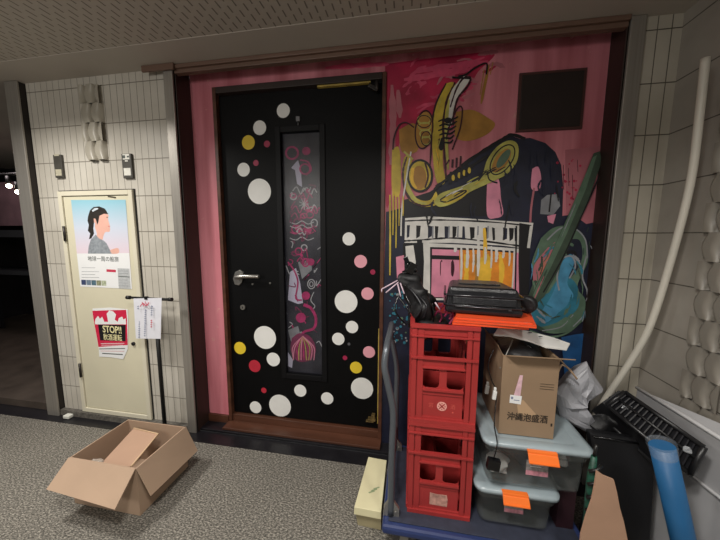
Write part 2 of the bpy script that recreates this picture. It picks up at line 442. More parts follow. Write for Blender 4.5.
# dark fields: lower background, piano body with its raised lid
p.poly(NV, [(386, 212), (402, 208), (402, 214), (500, 214), (562, 216), (575, 214), (588, 222), (604, 218), (601, 300), (596, 372), (586, 450), (379, 450)])
p.poly(NV, [(405, 205), (404, 214), (562, 222), (563, 187), (561, 165), (555, 152), (545, 143), (530, 138), (520, 139), (509, 135), (500, 141), (480, 153), (455, 170), (436, 188), (420, 198)])
p.poly(BK, [(404, 200), (436, 190), (462, 194), (487, 184), (490, 216), (404, 218)])
p.stroke(BK, [(436, 187), (470, 160), (500, 141), (512, 135), (525, 139)], 3.5, rough=.2)
p.poly(PK, [(487, 181), (498, 178), (501, 200), (503, 214), (496, 218), (487, 215)], True)
p.poly(PK, [(532, 169), (538, 167), (541, 178), (539, 190), (531, 188)], True)
p.stroke(PKD, [(534, 188), (531, 208), (530, 226)], 2)
p.poly(GY, [(541, 200), (547, 195), (558, 194), (560, 206), (553, 215), (540, 214)]); p.poly(PK, [(547, 216), (556, 214), (553, 224), (548, 222)])
p.stroke(BK, [(551, 193), (549, 212)], 1.6)
p.poly(PKD, [(565, 150), (604, 146), (604, 220), (586, 224), (575, 216), (566, 214)])
for i in range(26):
    x = random.gauss(568, 6); y = random.uniform(158, 205); p.disc(CR, x, y, random.uniform(.5, 1.5), n=7)
for x, a, b in ((563, 165, 190), (568, 168, 186), (572, 175, 200), (577, 160, 172)): p.stroke(MA, [(x, a), (x + .5, b)], 1, taper=.5)
# piano keyboard
p.poly(WH, [(405, 218), (430, 217), (470, 219), (533, 223), (531, 236), (527, 249), (500, 246), (452, 243), (405, 243)], wob=.6)
p.stroke(BK, [(405, 221), (440, 220), (490, 222), (530, 226)], 1.4, rough=.4)
p.stroke(BK, [(404, 241), (420, 240), (450, 238), (475, 240), (520, 246)], 1.6, rough=.4)
for i, x in enumerate((407, 416, 428, 435, 444, 452, 462, 470, 484, 492, 503, 509, 514, 519, 524)):
    w = 4.4 if i % 3 else 3; yt = 225 + (x - 407) * .03
    p.poly(BK if i % 2 else NV, [(x, yt), (x + w, yt + .3), (x + w - .4, yt + 12 - (i % 3)), (x + .3, yt + 13)], wob=.5)
for x in (433, 449, 458, 478, 488): p.stroke(GY, [(x, 226), (x - .5, 238)], 1.5)
# legs, frame and the pink, amber and orange panel below
p.poly(BK, [(403, 243), (428, 243), (428, 300), (403, 292)])
p.poly(WH, [(405, 246), (413, 245), (416, 262), (414, 274), (407, 262)], wob=.7); p.poly(PK, [(396, 257), (404, 255), (405, 280), (397, 278)])
p.poly(WH, [(423, 243), (429, 242), (430, 262), (428, 290), (423, 288), (424, 262)])
p.poly(BK, [(417, 240), (422, 240), (423, 262), (422, 292), (418, 290)])
p.poly(WH, [(428, 243), (470, 245), (524, 249), (523, 300), (428, 300)])
p.poly(BK, [(430, 247), (468, 248), (514, 251), (512, 298), (430, 298)])
p.poly(PK, [(432, 249), (462, 250), (462, 256), (432, 255)]); p.poly(PK, [(432, 259), (462, 260), (462, 297), (431, 297)])
for x in (440, 451): p.poly(MA, [(x, 262), (x + 2, 260), (x + 3.4, 268), (x + 2, 276), (x, 274)], True)
p.poly(PK, [(441, 262), (447, 262), (449, 285), (447, 296), (441, 294)], True)
p.poly(OR, [(459, 250), (478, 250), (514, 253), (511, 297), (460, 297)])
for x in (465, 476, 487, 500): p.stroke(random.choice((YO, MU)), [(x, 254), (x + 1.5, 272), (x - 1, 292)], random.uniform(3, 6), taper=.5, rough=.3)
p.poly(YO, [(478, 258), (492, 256), (489, 297), (478, 297)])
p.stroke(YO, [(484, 228), (485, 250), (483, 278)], 3.5, taper=.3, rough=.2)
for x, y0, y1, w in ((461, 246, 282, 2.2), (467, 246, 268, 3), (473, 247, 272, 2), (478, 235, 276, 3), (485, 247, 264, 2.4), (491, 246, 268, 2), (496, 248, 262, 3), (503, 248, 258, 2.4), (509, 249, 266, 1.8), (455, 246, 252, 3)):
    p.stroke(WH, [(x, y0), (x + .4, (y0 + y1) / 2), (x - .4, y1)], w, taper=.4, rough=.2)
p.poly(PK, [(513, 252), (521, 253), (519, 298), (511, 298)]); p.stroke(WH, [(514, 250), (513, 275), (511, 297)], 1.6)
p.poly(BK, [(519, 223), (531, 225), (529, 262), (528, 310), (519, 310), (518, 262)]); p.stroke(WH, [(531, 226), (528, 248)], 3)
p.stroke(BK, [(509, 205), (505, 225), (503, 240)], 1.4); p.stroke(BK, [(516, 226), (515, 290)], 1.6)
# saxophones
def sax_edge(q, w=1.7): p.stroke(MA, q, w, taper=.3, rough=.3)
p.poly(YE, [(446, 84), (453, 83), (456, 90), (447, 112), (443, 140), (443, 165), (445, 182), (438, 184), (434, 170), (432, 135), (435, 108)], True)
p.poly(WH, [(452, 90), (462, 78), (469, 77), (468, 83), (459, 96), (453, 112), (451, 126), (446, 125), (447, 106)], True)
p.stroke(YG, [(449, 100), (446, 130), (448, 170)], 3, taper=.5)
sax_edge([(446, 84), (436, 104), (432, 125), (431, 150), (429, 176)]); sax_edge([(455, 83), (447, 100), (443, 124), (444, 150), (446, 178)], 2)
sax_edge([(450, 108), (456, 90), (463, 79), (470, 78), (468, 86), (458, 98), (454, 112), (453, 126)], 1.8)
p.stroke(BK, [(458, 77), (466, 75), (474, 69), (486, 64), (486, 75)], 1.7); p.stroke(BK, [(452, 78), (470, 79)], 2)
p.poly(YE, [(404, 158), (408, 155), (412, 160), (408, 176), (411, 192), (420, 200), (430, 200), (436, 192), (437, 204), (424, 207), (410, 201), (404, 186), (402, 170)], True)
p.poly(YG, [(406, 165), (409, 185), (418, 200), (427, 203), (420, 204), (408, 194)], True)
p.disc(YE, 419.5, 176, 11.5, 15.5); p.disc(MU, 419, 178, 7.5, 12); p.stroke(YO, [(413, 168), (412, 180), (416, 189)], 3); p.ring(BK, 420, 176, 12, 2.2, 15.5); p.stroke(MA, [(425, 163), (428, 176), (425, 188)], 1.8)
sax_edge([(407, 157), (403, 172), (405, 190), (413, 202), (425, 206), (436, 202)], 2)
p.disc(MU, 424, 130, 8, 18, .12); p.ring(MA, 424, 130, 8.5, 1.4, 19, .12)
for k in range(4): p.ring(YG, 424 + k * .6, 120 + k * 7, 6.5 - k * .6, 1.2, 4)
p.ring(MA, 424, 122, 7, 1, 6); p.ring(MA, 426, 139, 5, 1, 7)
p.stroke(MA, [(393, 150), (394, 138), (399, 126), (406, 123), (414, 128)], 1.4)
p.stroke(MA, [(452, 150), (460, 128), (462, 110), (458, 108), (450, 124), (446, 140)], 1.3)
for k in range(6): p.stroke(BK, [(438 + k % 2, 122 + k * 4.6), (444, 120 + k * 4.6), (450, 121 + k * 4.4), (458 - k, 117 + k * 4.6)], 1.9, taper=.4)
p.disc(BK, 448, 121, 4, 3); p.disc(BK, 441, 145, 3, 6)
p.stroke(WH, [(411, 152), (407, 175), (402, 208), (401, 236)], 1.4); p.stroke(YG, [(413, 160), (404, 152)], 2)
p.poly(YG, [(434, 203), (440, 194), (462, 186), (480, 178), (487, 160), (498, 146), (510, 142), (517, 147), (517, 160), (508, 173), (494, 181), (470, 192), (454, 203), (440, 207)], True)
p.poly(YE, [(440, 201), (452, 192), (468, 190), (462, 198), (448, 204)], True)
p.disc(YG, 502, 160, 11, 20, .62); p.disc(MU, 501, 161, 6.5, 14, .62); p.disc(GR, 503, 159, 4, 11, .62); p.ring(BK, 502, 160, 9, 1.3, 17, .62); p.ring(YG, 502, 160, 11.5, 1.6, 21, .62)
p.stroke(BK, [(440, 200), (452, 193), (466, 191), (458, 197), (446, 202), (440, 201)], 1.4); p.stroke(BK, [(478, 181), (486, 172), (489, 180), (497, 183)], 1.4)
p.stroke(BK, [(434, 190), (446, 180), (466, 170), (478, 162), (488, 156)], 3, rough=.4)
for k, x in enumerate((450, 456, 461, 466)): p.stroke(BK, [(x, 184 - k * 2.5), (x + 1, 172 - k * 2.4)], 3); p.disc(YE, x + 3, 178 - k * 2.4, 1.6, 3)
for x in (452, 456, 460): p.stroke(MA, [(x, 168), (x + .5, 158 - (x - 456) * .4)], 2)
p.stroke(MA, [(446, 165), (449, 160)], 1.5)
for i in range(30):
    x = random.uniform(408, 560); y = random.uniform(146, 214)
    if x < 500 and y < 196: continue
    p.stroke(random.choice((NV, BK, NV)), [(x, y), (x + random.uniform(-3, 3), y + 8), (x + random.uniform(-4, 4), y + 16)], random.uniform(1, 3), taper=.6, rough=.4)
for i in range(14):
    t = random.random(); x = 440 + 60 * t; y = 203 - 38 * t + random.uniform(-4, 6); p.stroke(random.choice((YG, YE, BK, WH)), [(x, y), (x + 5, y - 3), (x + 11, y - 6)], random.uniform(.5, 1.2), taper=.6)
for i in range(12):
    y = random.uniform(88, 175); p.stroke(random.choice((YG, MU, YO)), [(440 + (110 - y) * .06 + random.uniform(-3, 3), y), (438, y + 9)], random.uniform(.7, 1.8), taper=.6)
# yellow and white drips at the door side
for x, a, b, w in ((393, 190, 235, 1.6), (396, 196, 248, 1.3), (390, 195, 275, 1.8), (399, 196, 226, 1.2), (403, 196, 216, 1.3)): p.stroke(YE, [(x, a), (x + .3, (a + b) / 2), (x, b)], w, taper=.3)
for i in range(55):
    x = random.uniform(390, 408); y = random.uniform(290, 345); p.disc(random.choice((TE, TE, GR, GY)), x, y, random.uniform(.6, 1.8), n=6)
# double bass
p.poly(GR, [(540, 238), (552, 228), (566, 226), (578, 232), (585, 244), (586, 262), (576, 286), (584, 300), (580, 320), (566, 331), (546, 332), (530, 322), (526, 300), (534, 282), (531, 262)], True)
p.poly(NV, [(566, 240), (578, 240), (581, 256), (574, 272), (563, 280), (560, 260)], True)
p.poly(PKD, [(548, 246), (556, 242), (555, 256), (545, 272), (534, 284), (533, 266)], True); p.poly(mat('paint_salmon', '#c97868', .5, var=.2), [(541, 262), (548, 255), (549, 264), (538, 276)], True)
p.poly(TE, [(548, 292), (556, 280), (566, 276), (576, 286), (577, 306), (564, 318), (540, 326), (530, 318), (536, 300)], True)
p.poly(BL, [(560, 262), (569, 254), (573, 262), (566, 282), (572, 296), (560, 310), (545, 322), (538, 316), (550, 296), (556, 280)], True)
p.stroke(GY, [(558, 290), (556, 276), (560, 260), (570, 256), (574, 266), (568, 278)], 1.6); p.stroke(BK, [(556, 262), (563, 254), (573, 252), (576, 262)], 2.6)
p.stroke(GY, [(546, 240), (560, 228), (574, 229), (584, 240), (586, 258)], 1.4)
p.stroke(GY, [(585, 256), (581, 276), (586, 292), (584, 312), (572, 326)], 1.6)
p.stroke(GD, [(535, 280), (528, 300), (530, 320), (545, 331)], 3); p.stroke(GR, [(529, 330), (548, 336), (566, 332), (582, 318)], 2)
p.stroke(GY, [(541, 330), (560, 326), (572, 314)], 1)
p.poly(GD, [(592, 154), (598, 152), (600, 162), (588, 196), (574, 232), (558, 268), (543, 296), (530, 308), (530, 296), (546, 262), (562, 226), (578, 190)])
p.poly(GR, [(591, 158), (595, 156), (584, 190), (566, 232), (549, 268), (533, 300), (532, 294), (548, 258), (566, 218), (580, 184)])
p.stroke(BK, [(598, 176), (580, 216), (562, 256), (542, 292)], 1.4)
for i in range(46):
    t = random.uniform(0, 2 * PI); rx = random.uniform(.55, 1.0); x = 556 + 27 * rx * math.cos(t); y = 282 + 46 * rx * math.sin(t)
    p.stroke(random.choice((GR, GD, TE, GY, BL, GR)), [(x, y), (x - 6 * math.sin(t) + 1, y + 8 * math.cos(t)), (x - 10 * math.sin(t), y + 16 * math.cos(t))], random.uniform(.7, 2.6), taper=.7, rough=.4)
p.poly(GD, [(592, 154), (598, 152), (600, 162), (588, 196), (574, 232), (558, 268), (543, 296), (530, 308), (530, 296), (546, 262), (562, 226), (578, 190)])
p.poly(GR, [(591, 158), (595, 156), (584, 190), (566, 232), (549, 268), (533, 300), (532, 294), (548, 258), (566, 218), (580, 184)])
for i in range(12):
    t = random.random(); x = 594 - 60 * t; y = 158 + 138 * t; p.stroke(random.choice((GD, GY, GR, PKD)), [(x, y), (x - 6, y + 14), (x - 11, y + 26)], random.uniform(.5, 1.6), taper=.7, rough=.4)
p.stroke(BK, [(598, 176), (580, 216), (562, 256), (542, 292)], 1.4)
p.poly(mat('paint_deep_blue', '#1f4f80', .5, var=.3, vscale=12), [(560, 336), (590, 334), (589, 362), (586, 385), (566, 384), (562, 360)], True)
for i in range(16):
    x = random.uniform(578, 596); y = random.uniform(225, 330); p.stroke(random.choice((TE, GD, NV, GY)), [(x, y), (x + random.uniform(-3, 3), y + random.uniform(4, 12))], random.uniform(.6, 1.6), taper=.5)
mural = p.build('mural_painting', wall_mural)

# dark square opening cover above the mural
hb = thing('wall_hatch', at(552, 100, .1), 'dark brown square hatch cover high on the pink mural wall', 'hatch')
a = at(522.5, 75, .084); b_ = at(580, 126, .084)
MB().use(mat('hatch_brown', '#241815', .6, var=.2, vscale=10)).box2((a.x, .084, b_.z), (b_.x, .0955, a.z)).build('hatch_board', parent=hb, bevel=.003)
mb = MB().use(mat('hatch_edge', '#4a2a26', .6))
for q in (((a.x - .012, .088, b_.z - .012), (a.x, .096, a.z + .012)), ((b_.x, .088, b_.z - .012), (b_.x + .012, .096, a.z + .012)), ((a.x, .088, a.z), (b_.x, .096, a.z + .012)), ((a.x, .088, b_.z - .012), (b_.x, .096, b_.z))): mb.box2(*q)
mb.build('hatch_frame', parent=hb)

# ------------------------------------------------------------------ polka-dot door
DX0, DX1, DZ0, DZ1 = -1.196, -.172, .085, 2.165
m_door = mat('door_black', '#09090a', .5, var=.3, vscale=3, bump=.08, bscale=8, spec=.15)
GX0, GX1, GZ0, GZ1 = -.79, -.545, .405, 1.932
mb = MB().use(m_door)
mb.box2((DX0, .12, DZ0), (GX0, .16, DZ1)); mb.box2((GX1, .12, DZ0), (DX1, .16, DZ1)); mb.box2((GX0, .12, DZ0), (GX1, .16, GZ0)); mb.box2((GX0, .12, GZ1), (GX1, .16, DZ1))
door = struct('door_1', mb)
mb = MB().use(mat('glazing_bead', '#0e0e10', .5, spec=.2))
for a_, b2 in (((GX0 - .035, .112, GZ0 - .035), (GX0, .1195, GZ1 + .035)), ((GX1, .112, GZ0 - .035), (GX1 + .035, .1195, GZ1 + .035)), ((GX0, .112, GZ1), (GX1, .1195, GZ1 + .035)), ((GX0, .112, GZ0 - .035), (GX1, .1195, GZ0))): mb.box2(a_, b2)
mb.build('glazing_frame', parent=door, bevel=.003)
# wooden jambs, a part of the opening
mb = MB().use(m_wood2)
mb.box2((-1.214, .088, .035), (-1.19, .2, 2.208)); mb.box2((-.173, .088, .035), (-.150, .2, 2.208)); mb.use(m_wood).box2((-1.19, .088, 2.172), (-.173, .2, 2.208))
struct('trim_9', mb, bevel=.003)
struct('trim_10', MB().use(mat('worn_yellow_edge', '#b39a4a', .5, var=.3, vscale=20)).box2((-.179, .1, .13), (-.1735, .119, .75)).box2((-.55, .1, 2.1625), (-.24, .119, 2.1715)))
glass = mat('door_glass', '#40404a', .22, alpha=.12, spec=.5)
MB().use(glass).box2((GX0, .132, GZ0), (GX1, .136, GZ1)).build('glass_pane', parent=door)
m_back = mat('inner_film', '#3e3e46', .35, var=.45, vscale=9, hx2='#1c1c20')
MB().use(m_back).box2((GX0, .146, GZ0), (GX1, .15, GZ1)).build('backing_film', parent=door)
MG = mat('marker_magenta', '#b52f6b', .4, var=.3, vscale=30); MGD = mat('marker_dark_magenta', '#7d2a50', .4, var=.3, vscale=30)
LV = mat('sticker_lavender', '#c9c6dc', .4); WL = mat('marker_white', '#b9b9bd', .4)
g = Paint(.145, .00003)
g.poly(LV, [(291, 168), (298, 160), (301, 170), (302, 187), (297, 184), (295, 170)])
g.poly(LV, [(290, 272), (296, 268), (300, 282), (303, 303), (298, 304), (288, 300)]); g.poly(GY, [(298, 262), (311, 260), (312, 270), (302, 279)])
g.poly(GY, [(288, 330), (298, 326), (302, 340), (292, 345)]); g.poly(LV, [(288, 352), (293, 360), (292, 368), (288, 366)])
g.disc(MG, 306.3, 151, 4.2); g.ring(MG, 292, 153, 6, 2); g.ring(MG, 305, 169, 5, 1.6); g.stroke(MG, [(300, 160), (308, 162), (311, 170), (306, 175)], 1.6)
for i in range(34):
    x = random.gauss(303, 5); y = random.uniform(190, 268)
    x = min(315, max(288, x)); t = random.random()
    m_ = random.choice((MG, MG, MGD, WL))
    if t < .4: g.ring(m_, x, y, random.uniform(1.5, 4), random.uniform(.9, 1.6), random.uniform(1.5, 4))
    elif t < .7: g.disc(MG, x, y, random.uniform(1.4, 3.2))
    else: g.stroke(m_, [(x - 7, y), (x - 3, y - 4), (x + 1, y + 3), (x + 4, y - 3), (x + 7, y + 1)], 1.1)
for k in range(9):
    a0 = k * .7; g.stroke(WL, [(304, 204), (304 + 5 * math.cos(a0), 204 + 6 * math.sin(a0))], .7)
for y in (222, 226, 232, 238): g.stroke(WL if y % 4 else MG, [(290, y), (296, y + 2), (302, y - 1), (308, y + 2), (314, y)], .9)
for i in range(40):
    x = random.uniform(286, 318); y = random.uniform(185, 350); g.stroke(random.choice((MGD, MG, WL)), [(x, y), (x + random.uniform(-4, 4), y + random.uniform(-5, 5)), (x + random.uniform(-6, 6), y + random.uniform(-7, 7))], .9)
g.stroke(MG, [(288, 262), (294, 270), (298, 282), (296, 298), (302, 300)], 1.5); g.disc(MG, 306, 295.6, 4.2); g.disc(MG, 311, 262, 3.6)
g.ring(WL, 311.5, 284, 3.6, .9, 4.6); g.ring(WL, 311.5, 284, 1.8, .8, 2.4); g.stroke(WL, [(314, 292), (311, 300), (315, 306), (312, 310)], .9)
g.stroke(MG, [(303.7, 304.6), (311, 308), (316, 318), (314, 328), (304, 332), (299, 340)], 3, w2=2.2)
g.disc(MG, 301, 317.6, 5); g.ring(MG, 301, 340, 6, 2); g.poly(MGD, [(292, 338), (300, 333), (311, 337), (316, 350), (310, 360), (298, 361), (291, 350)], True)
for k in range(11):
    x = 293 + k * 2.1; g.stroke(random.choice((MG, YG, PK)), [(303, 336), (x, 347), (x + random.uniform(-2, 2), 360)], .9)
g.build('drawn_film', door)
# dots
dots = [(283.3, 110.7, 6.5, 'w'), (259.7, 127.8, 6.5, 'w'), (248.4, 142.5, 6.4, 'y'), (267, 144, 3, 'c'), (256, 163, 2.7, 'c'), (243.6, 169.7, 6.2, 'w'), (259.4, 191.4, 11.6, 'w'),
        (348.9, 238.9, 6.4, 'w'), (360.6, 261.4, 6.4, 'p'), (372.8, 272, 2.6, 'c'), (367.5, 293.6, 6.2, 'p'), (346, 301.7, 11.4, 'w'), (352, 327, 6.2, 'w'), (338.3, 338.9, 6.2, 'w'), (349, 344, 1.4, 'g'),
        (265, 337.5, 11, 'w'), (240, 348, 5.8, 'y'), (254.7, 366, 5.8, 'r'), (273.3, 359.4, 6.6, 'w'), (263.9, 390.3, 2.6, 'r'), (255.6, 407.2, 5.7, 'w'), (280, 405.6, 10.8, 'w'), (300.3, 390.6, 6, 'w'),
        (327.2, 398.3, 6.1, 'w'), (362, 388.3, 11.1, 'w'), (356, 367.5, 6, 'y'), (369, 352, 6, 'p'), (345, 357.8, 2.3, 'c')]
DM = {'w': mat('dot_white', '#e6e6e2', .45, var=.04), 'y': mat('dot_yellow', '#e3c532', .45, var=.1), 'p': mat('dot_pink', '#e8a3b0', .45, var=.06), 'c': mat('dot_crimson', '#a01f48', .45), 'r': mat('dot_red', '#b72a3c', .45, var=.1), 'g': mat('dot_grey', '#55555a', .45)}
DN = {'w': 'white round dot', 'y': 'yellow round dot', 'p': 'pink round dot', 'c': 'small crimson dot', 'r': 'red round dot', 'g': 'tiny grey dot'}
for (x, y, r, c) in dots:
    q = at(x, y, .12); rr = (at(x + r, y, .12) - q).length
    mb = MB().use(DM[c])
    pts = [Vector((q.x + rr * math.cos(t), .1198, max(DZ0 + .003, q.z + rr * math.sin(t)))) for t in [2 * PI * i / 32 for i in range(32)]]
    mb.prism(pts, (0, -.0008, 0)); o = mb.build('round_dot', parent=door); o['label'] = DN[c]
# lever handle, lock, small fittings
m_chrome = mat('worn_chrome', '#b5b2ac', .28, .9)
q = at(241, 277, .12)
mb = MB().use(m_chrome)
mb.prism([Vector((q.x + x * 1.15, .1195, q.z + z * 1.1)) for x, z in ((-.035, -.045), (-.045, -.01), (-.03, .03), (.0, .045), (.02, .03), (.01, -.03), (-.01, -.05))], (0, -.012, 0))
mb.cyl((q.x - .005, .108, q.z), (q.x - .005, .07, q.z + .002), .016); mb.tube([(q.x - .01, .075, q.z + .004), (q.x + .05, .072, q.z + .012), (q.x + .155, .074, q.z + .014)], [.016, .0135, .013], 10)
mb.build('lever_handle', parent=door, bevel=.002)
q = at(243.5, 307, .12)
mb = MB().use(m_chrome); mb.cyl((q.x, .1195, q.z), (q.x, .108, q.z), .017); mb.use(m_blk).box((q.x, .1065, q.z), (.003, .002, .014)); mb.build('lock_cylinder', parent=door)
for x, y in ((253, 284), (270.5, 283)):
    q = at(x, y, .12); MB().use(m_chrome).cyl((q.x, .1195, q.z), (q.x, .112, q.z), .006, 12).build('screw', parent=door)
q = at(298.5, 119.5, .12); MB().use(mat('grey_plastic', '#77777a', .5)).box((q.x, .113, q.z), (.022, .012, .026)).cyl((q.x, .112, q.z - .02), (q.x, .112, q.z - .035), .003, 8).build('peephole_cover', parent=door)
q = at(372, 418, .11)
mb = MB().use(mat('tarnished_brass', '#8a744a', .4, .7, var=.3, vscale=30)); mb.box((q.x, .1, q.z), (.05, .035, .012)); mb.box((q.x + .01, .1, q.z + .02), (.022, .03, .028)); mb.box((q.x - .012, .095, q.z - .012), (.05, .02, .008)); mb.build('pivot_hinge', parent=door, bevel=.002)
q = at(373, 87, .08)
mb = MB().use(m_steelD); mb.box((q.x, .095, q.z), (.06, .03, .02), rot=(0, .5, 0)); mb.cyl((q.x + .02, .09, q.z + .035), (q.x + .02, .09, q.z - .01), .011, 12); mb.build('door_closer_arm', parent=door, bevel=.002)

# ------------------------------------------------------------------ beige service door
m_cream = mat('cream_enamel', '#d3cdb4', .4, var=.05, vscale=3)
m_creamf = mat('cream_frame_enamel', '#d6d0bb', .4, var=.05, vscale=3)
SX0, SX1, SZ0, SZ1 = -2.308, -1.73, .045, 1.597
sd = struct('door_2', MB().use(m_cream).box2((SX0 + .034, -.012, SZ0 + .034), (SX1 - .034, -.0005, SZ1 - .034)), bevel=.002)
mb = MB().use(m_creamf)
mb.box2((SX0, -.02, SZ0), (SX0 + .03, -.0005, SZ1)); mb.box2((SX1 - .03, -.02, SZ0), (SX1, -.0005, SZ1)); mb.box2((SX0 + .03, -.02, SZ1 - .03), (SX1 - .03, -.0005, SZ1)); mb.box2((SX0 + .03, -.02, SZ0), (SX1 - .03, -.0005, SZ0 + .03))
mb.build('door_frame', parent=sd, bevel=.002)
mb = MB().use(mat('black_gap', '#1a1815', .7)); mb.box2((SX0 - .007, -.006, SZ0), (SX0, -.0003, SZ1 + .007)); mb.box2((SX1, -.006, SZ0), (SX1 + .007, -.0003, SZ1 + .007)); mb.box2((SX0, -.006, SZ1), (SX1, -.0003, SZ1 + .007)); mb.build('gap_edge', parent=sd)
for zc in (1.32, .36):
    MB().use(m_steelD).cyl((SX0 + .028, -.024, zc - .05), (SX0 + .028, -.024, zc + .05), .008, 10).build('hinge', parent=sd)
q = at(134, 343.5, -.012); MB().use(m_blk).cyl((q.x, -.012, q.z), (q.x, -.022, q.z), .012, 16).build('lock_button', parent=sd)
q = at(112, 197, -.012); MB().use(mat('dark_scuff', '#4c4636', .7)).box((q.x, -.013, q.z), (.06, .002, .009), rot=(0, .15, 0)).build('catch_plate', parent=sd)
struct('trim_11', MB().use(mat('granite_sill', '#5f5b55', .6, var=.5, vscale=60)).box2((-2.56, -.03, .002), (-1.44, -.0005, .042)))

# portrait poster
def zq(x, y, ox, oy, k): return (ox + x / k, oy + y / k)
A = lambda L: [zq(x, y, 70, 185, 5.143) for x, y in L]
sky = bpy.data.materials.new('poster_sky_print'); sky.use_nodes = True
nt = sky.node_tree; tc = nt.nodes.new('ShaderNodeTexCoord'); sp = nt.nodes.new('ShaderNodeSeparateXYZ'); nt.links.new(tc.outputs['Generated'], sp.inputs[0])
r = nt.nodes.new('ShaderNodeValToRGB'); e = r.color_ramp.elements; e[0].position = .35; e[0].color = lin('#e6cfd8'); e[1].position = 1; e[1].color = lin('#8fc4d4'); x_ = e.new(.7); x_.color = lin('#c9d3e2')
nt.links.new(sp.outputs['Z'], r.inputs['Fac']); nt.links.new(r.outputs['Color'], nt.nodes['Principled BSDF'].inputs['Base Color']); nt.nodes['Principled BSDF'].inputs['Roughness'].default_value = .35
PW = mat('poster_white', '#e9eaea', .4); HA = mat('print_dark_hair', '#2b2622', .5, var=.2, vscale=40); SK = mat('print_skin', '#e2b0a0', .5, var=.06, vscale=20); SH = mat('print_grey_shirt', '#8c9298', .5, var=.25, vscale=60); IK = mat('print_ink', '#4f5652', .5); RD = mat('print_red', '#c43a52', .5)
p = Paint(-.0135)
p.poly(sky, [(71, 200), (125.6, 199.8), (132, 289), (80.5, 286.5)])
p.poly(PW, [(76.8, 253.5), (129.3, 253), (132, 289), (80.5, 286.5)])
p.poly(SK, A([(130, 190), (128, 215), (138, 250), (135, 275), (165, 282), (172, 262), (182, 243), (203, 240), (206, 222), (204, 205), (196, 175), (196, 152), (150, 150)]), True)
p.poly(HA, A([(93, 160), (103, 130), (122, 113), (150, 110), (180, 122), (197, 150), (175, 148), (152, 158), (146, 190), (140, 205), (134, 180), (124, 190), (120, 225), (124, 250), (110, 275), (98, 278), (104, 250), (92, 235), (97, 205), (90, 185)]))
p.poly(mat('print_hair_highlight', '#c9d2da', .5, var=.2, vscale=50), A([(112, 132), (124, 120), (140, 118), (148, 122), (134, 129), (118, 138)]))  # pale highlight drawn into the dark hair
p.poly(SK, A([(122, 172), (132, 175), (133, 190), (125, 194)]), True); p.disc(HA, *zq(191, 166, 70, 185, 5.143), .6); p.stroke(RD, A([(196, 212), (206, 213)]), .5)
p.poly(SH, A([(132, 255), (150, 275), (172, 285), (188, 300), (205, 332), (218, 353), (92, 353), (97, 312), (108, 280)]))
p.poly(SK, A([(206, 335), (240, 324), (252, 332), (250, 350), (228, 354), (215, 352)]), True)
for k, yy in enumerate((425, 445, 460, 475)): p.stroke(GY, A([(60, yy), (130 + 20 * (k % 2), yy + 1)]), .35)
p.poly(RD, A([(188, 433), (236, 436), (236, 449), (188, 446)]))
for k in range(5): p.poly(mat('print_photo_%d' % k, ('#3a4668', '#6a7b8c', '#4e6a78', '#8a8c70', '#b0b79c')[k], .5, var=.4, vscale=70), A([(58 + k * 26, 487 + k), (82 + k * 26, 488 + k), (83 + k * 26, 514 + k), (60 + k * 26, 513 + k)]))
p.poly(mat('print_grey_box', '#b7babb', .5, var=.15, vscale=80), A([(245, 428), (305, 430), (312, 535), (252, 532)])); p.stroke(IK, A([(250, 470), (308, 473)]), .8)
for yy in (442, 455, 488, 503, 518): p.stroke(GY, A([(250, yy), (300, yy + 1)]), .4)
text_mesh('地球一周の船旅', IK, p.mb, at(103, 258.8, -.0145), .245, .034)
po = p.build('portrait_poster'); tag(po, 'poster of a dark-haired person in profile under pale sky, on the beige service door', 'poster')

# STOP poster
A = lambda L: [zq(x, y, 80, 290, 6.756) for x, y in L]
p = Paint(-.0145)
RED = mat('poster_red', '#cf2347', .45, var=.08, vscale=30)
p.poly(PW, A([(85, 125), (205, 118), (322, 130), (326, 200), (322, 400), (292, 468), (210, 455), (130, 450), (127, 400), (112, 320), (98, 230), (84, 160)]))
p.poly(RED, A([(84, 140), (312, 134), (318, 200), (322, 372), (125, 385), (110, 300), (86, 165)]))
p.poly(PW, A([(100, 222), (105, 195), (122, 175), (135, 195), (150, 180), (165, 215), (190, 215), (180, 160), (198, 138), (225, 145), (243, 165), (235, 200), (255, 215), (262, 190), (285, 180), (295, 200), (308, 190), (312, 232), (105, 232)]))
p.poly(BK, A([(122, 233), (308, 236), (308, 347), (136, 340)]))
YT = mat('poster_cream_letters', '#efe6b0', .45)
text_mesh('STOP!!', YT, p.mb, at(*zq(216, 267, 80, 290, 6.756), -.0152), .152, .05, bold=.02)
text_mesh('飲酒運転', YT, p.mb, at(*zq(220, 320, 80, 290, 6.756), -.0152), .152, .046, bold=.006)
p.stroke(PW, A([(140, 362), (300, 360)]), .5); p.stroke(PW, A([(145, 373), (290, 372)]), .4)
p.stroke(IK, A([(130, 398), (305, 395)]), .8); p.stroke(IK, A([(150, 428), (290, 436)]), 1); p.stroke(RED, A([(140, 412), (300, 414)]), .3)
po = p.build('warning_poster'); tag(po, 'red and white STOP warning poster with curled lower edge on the beige door', 'poster')

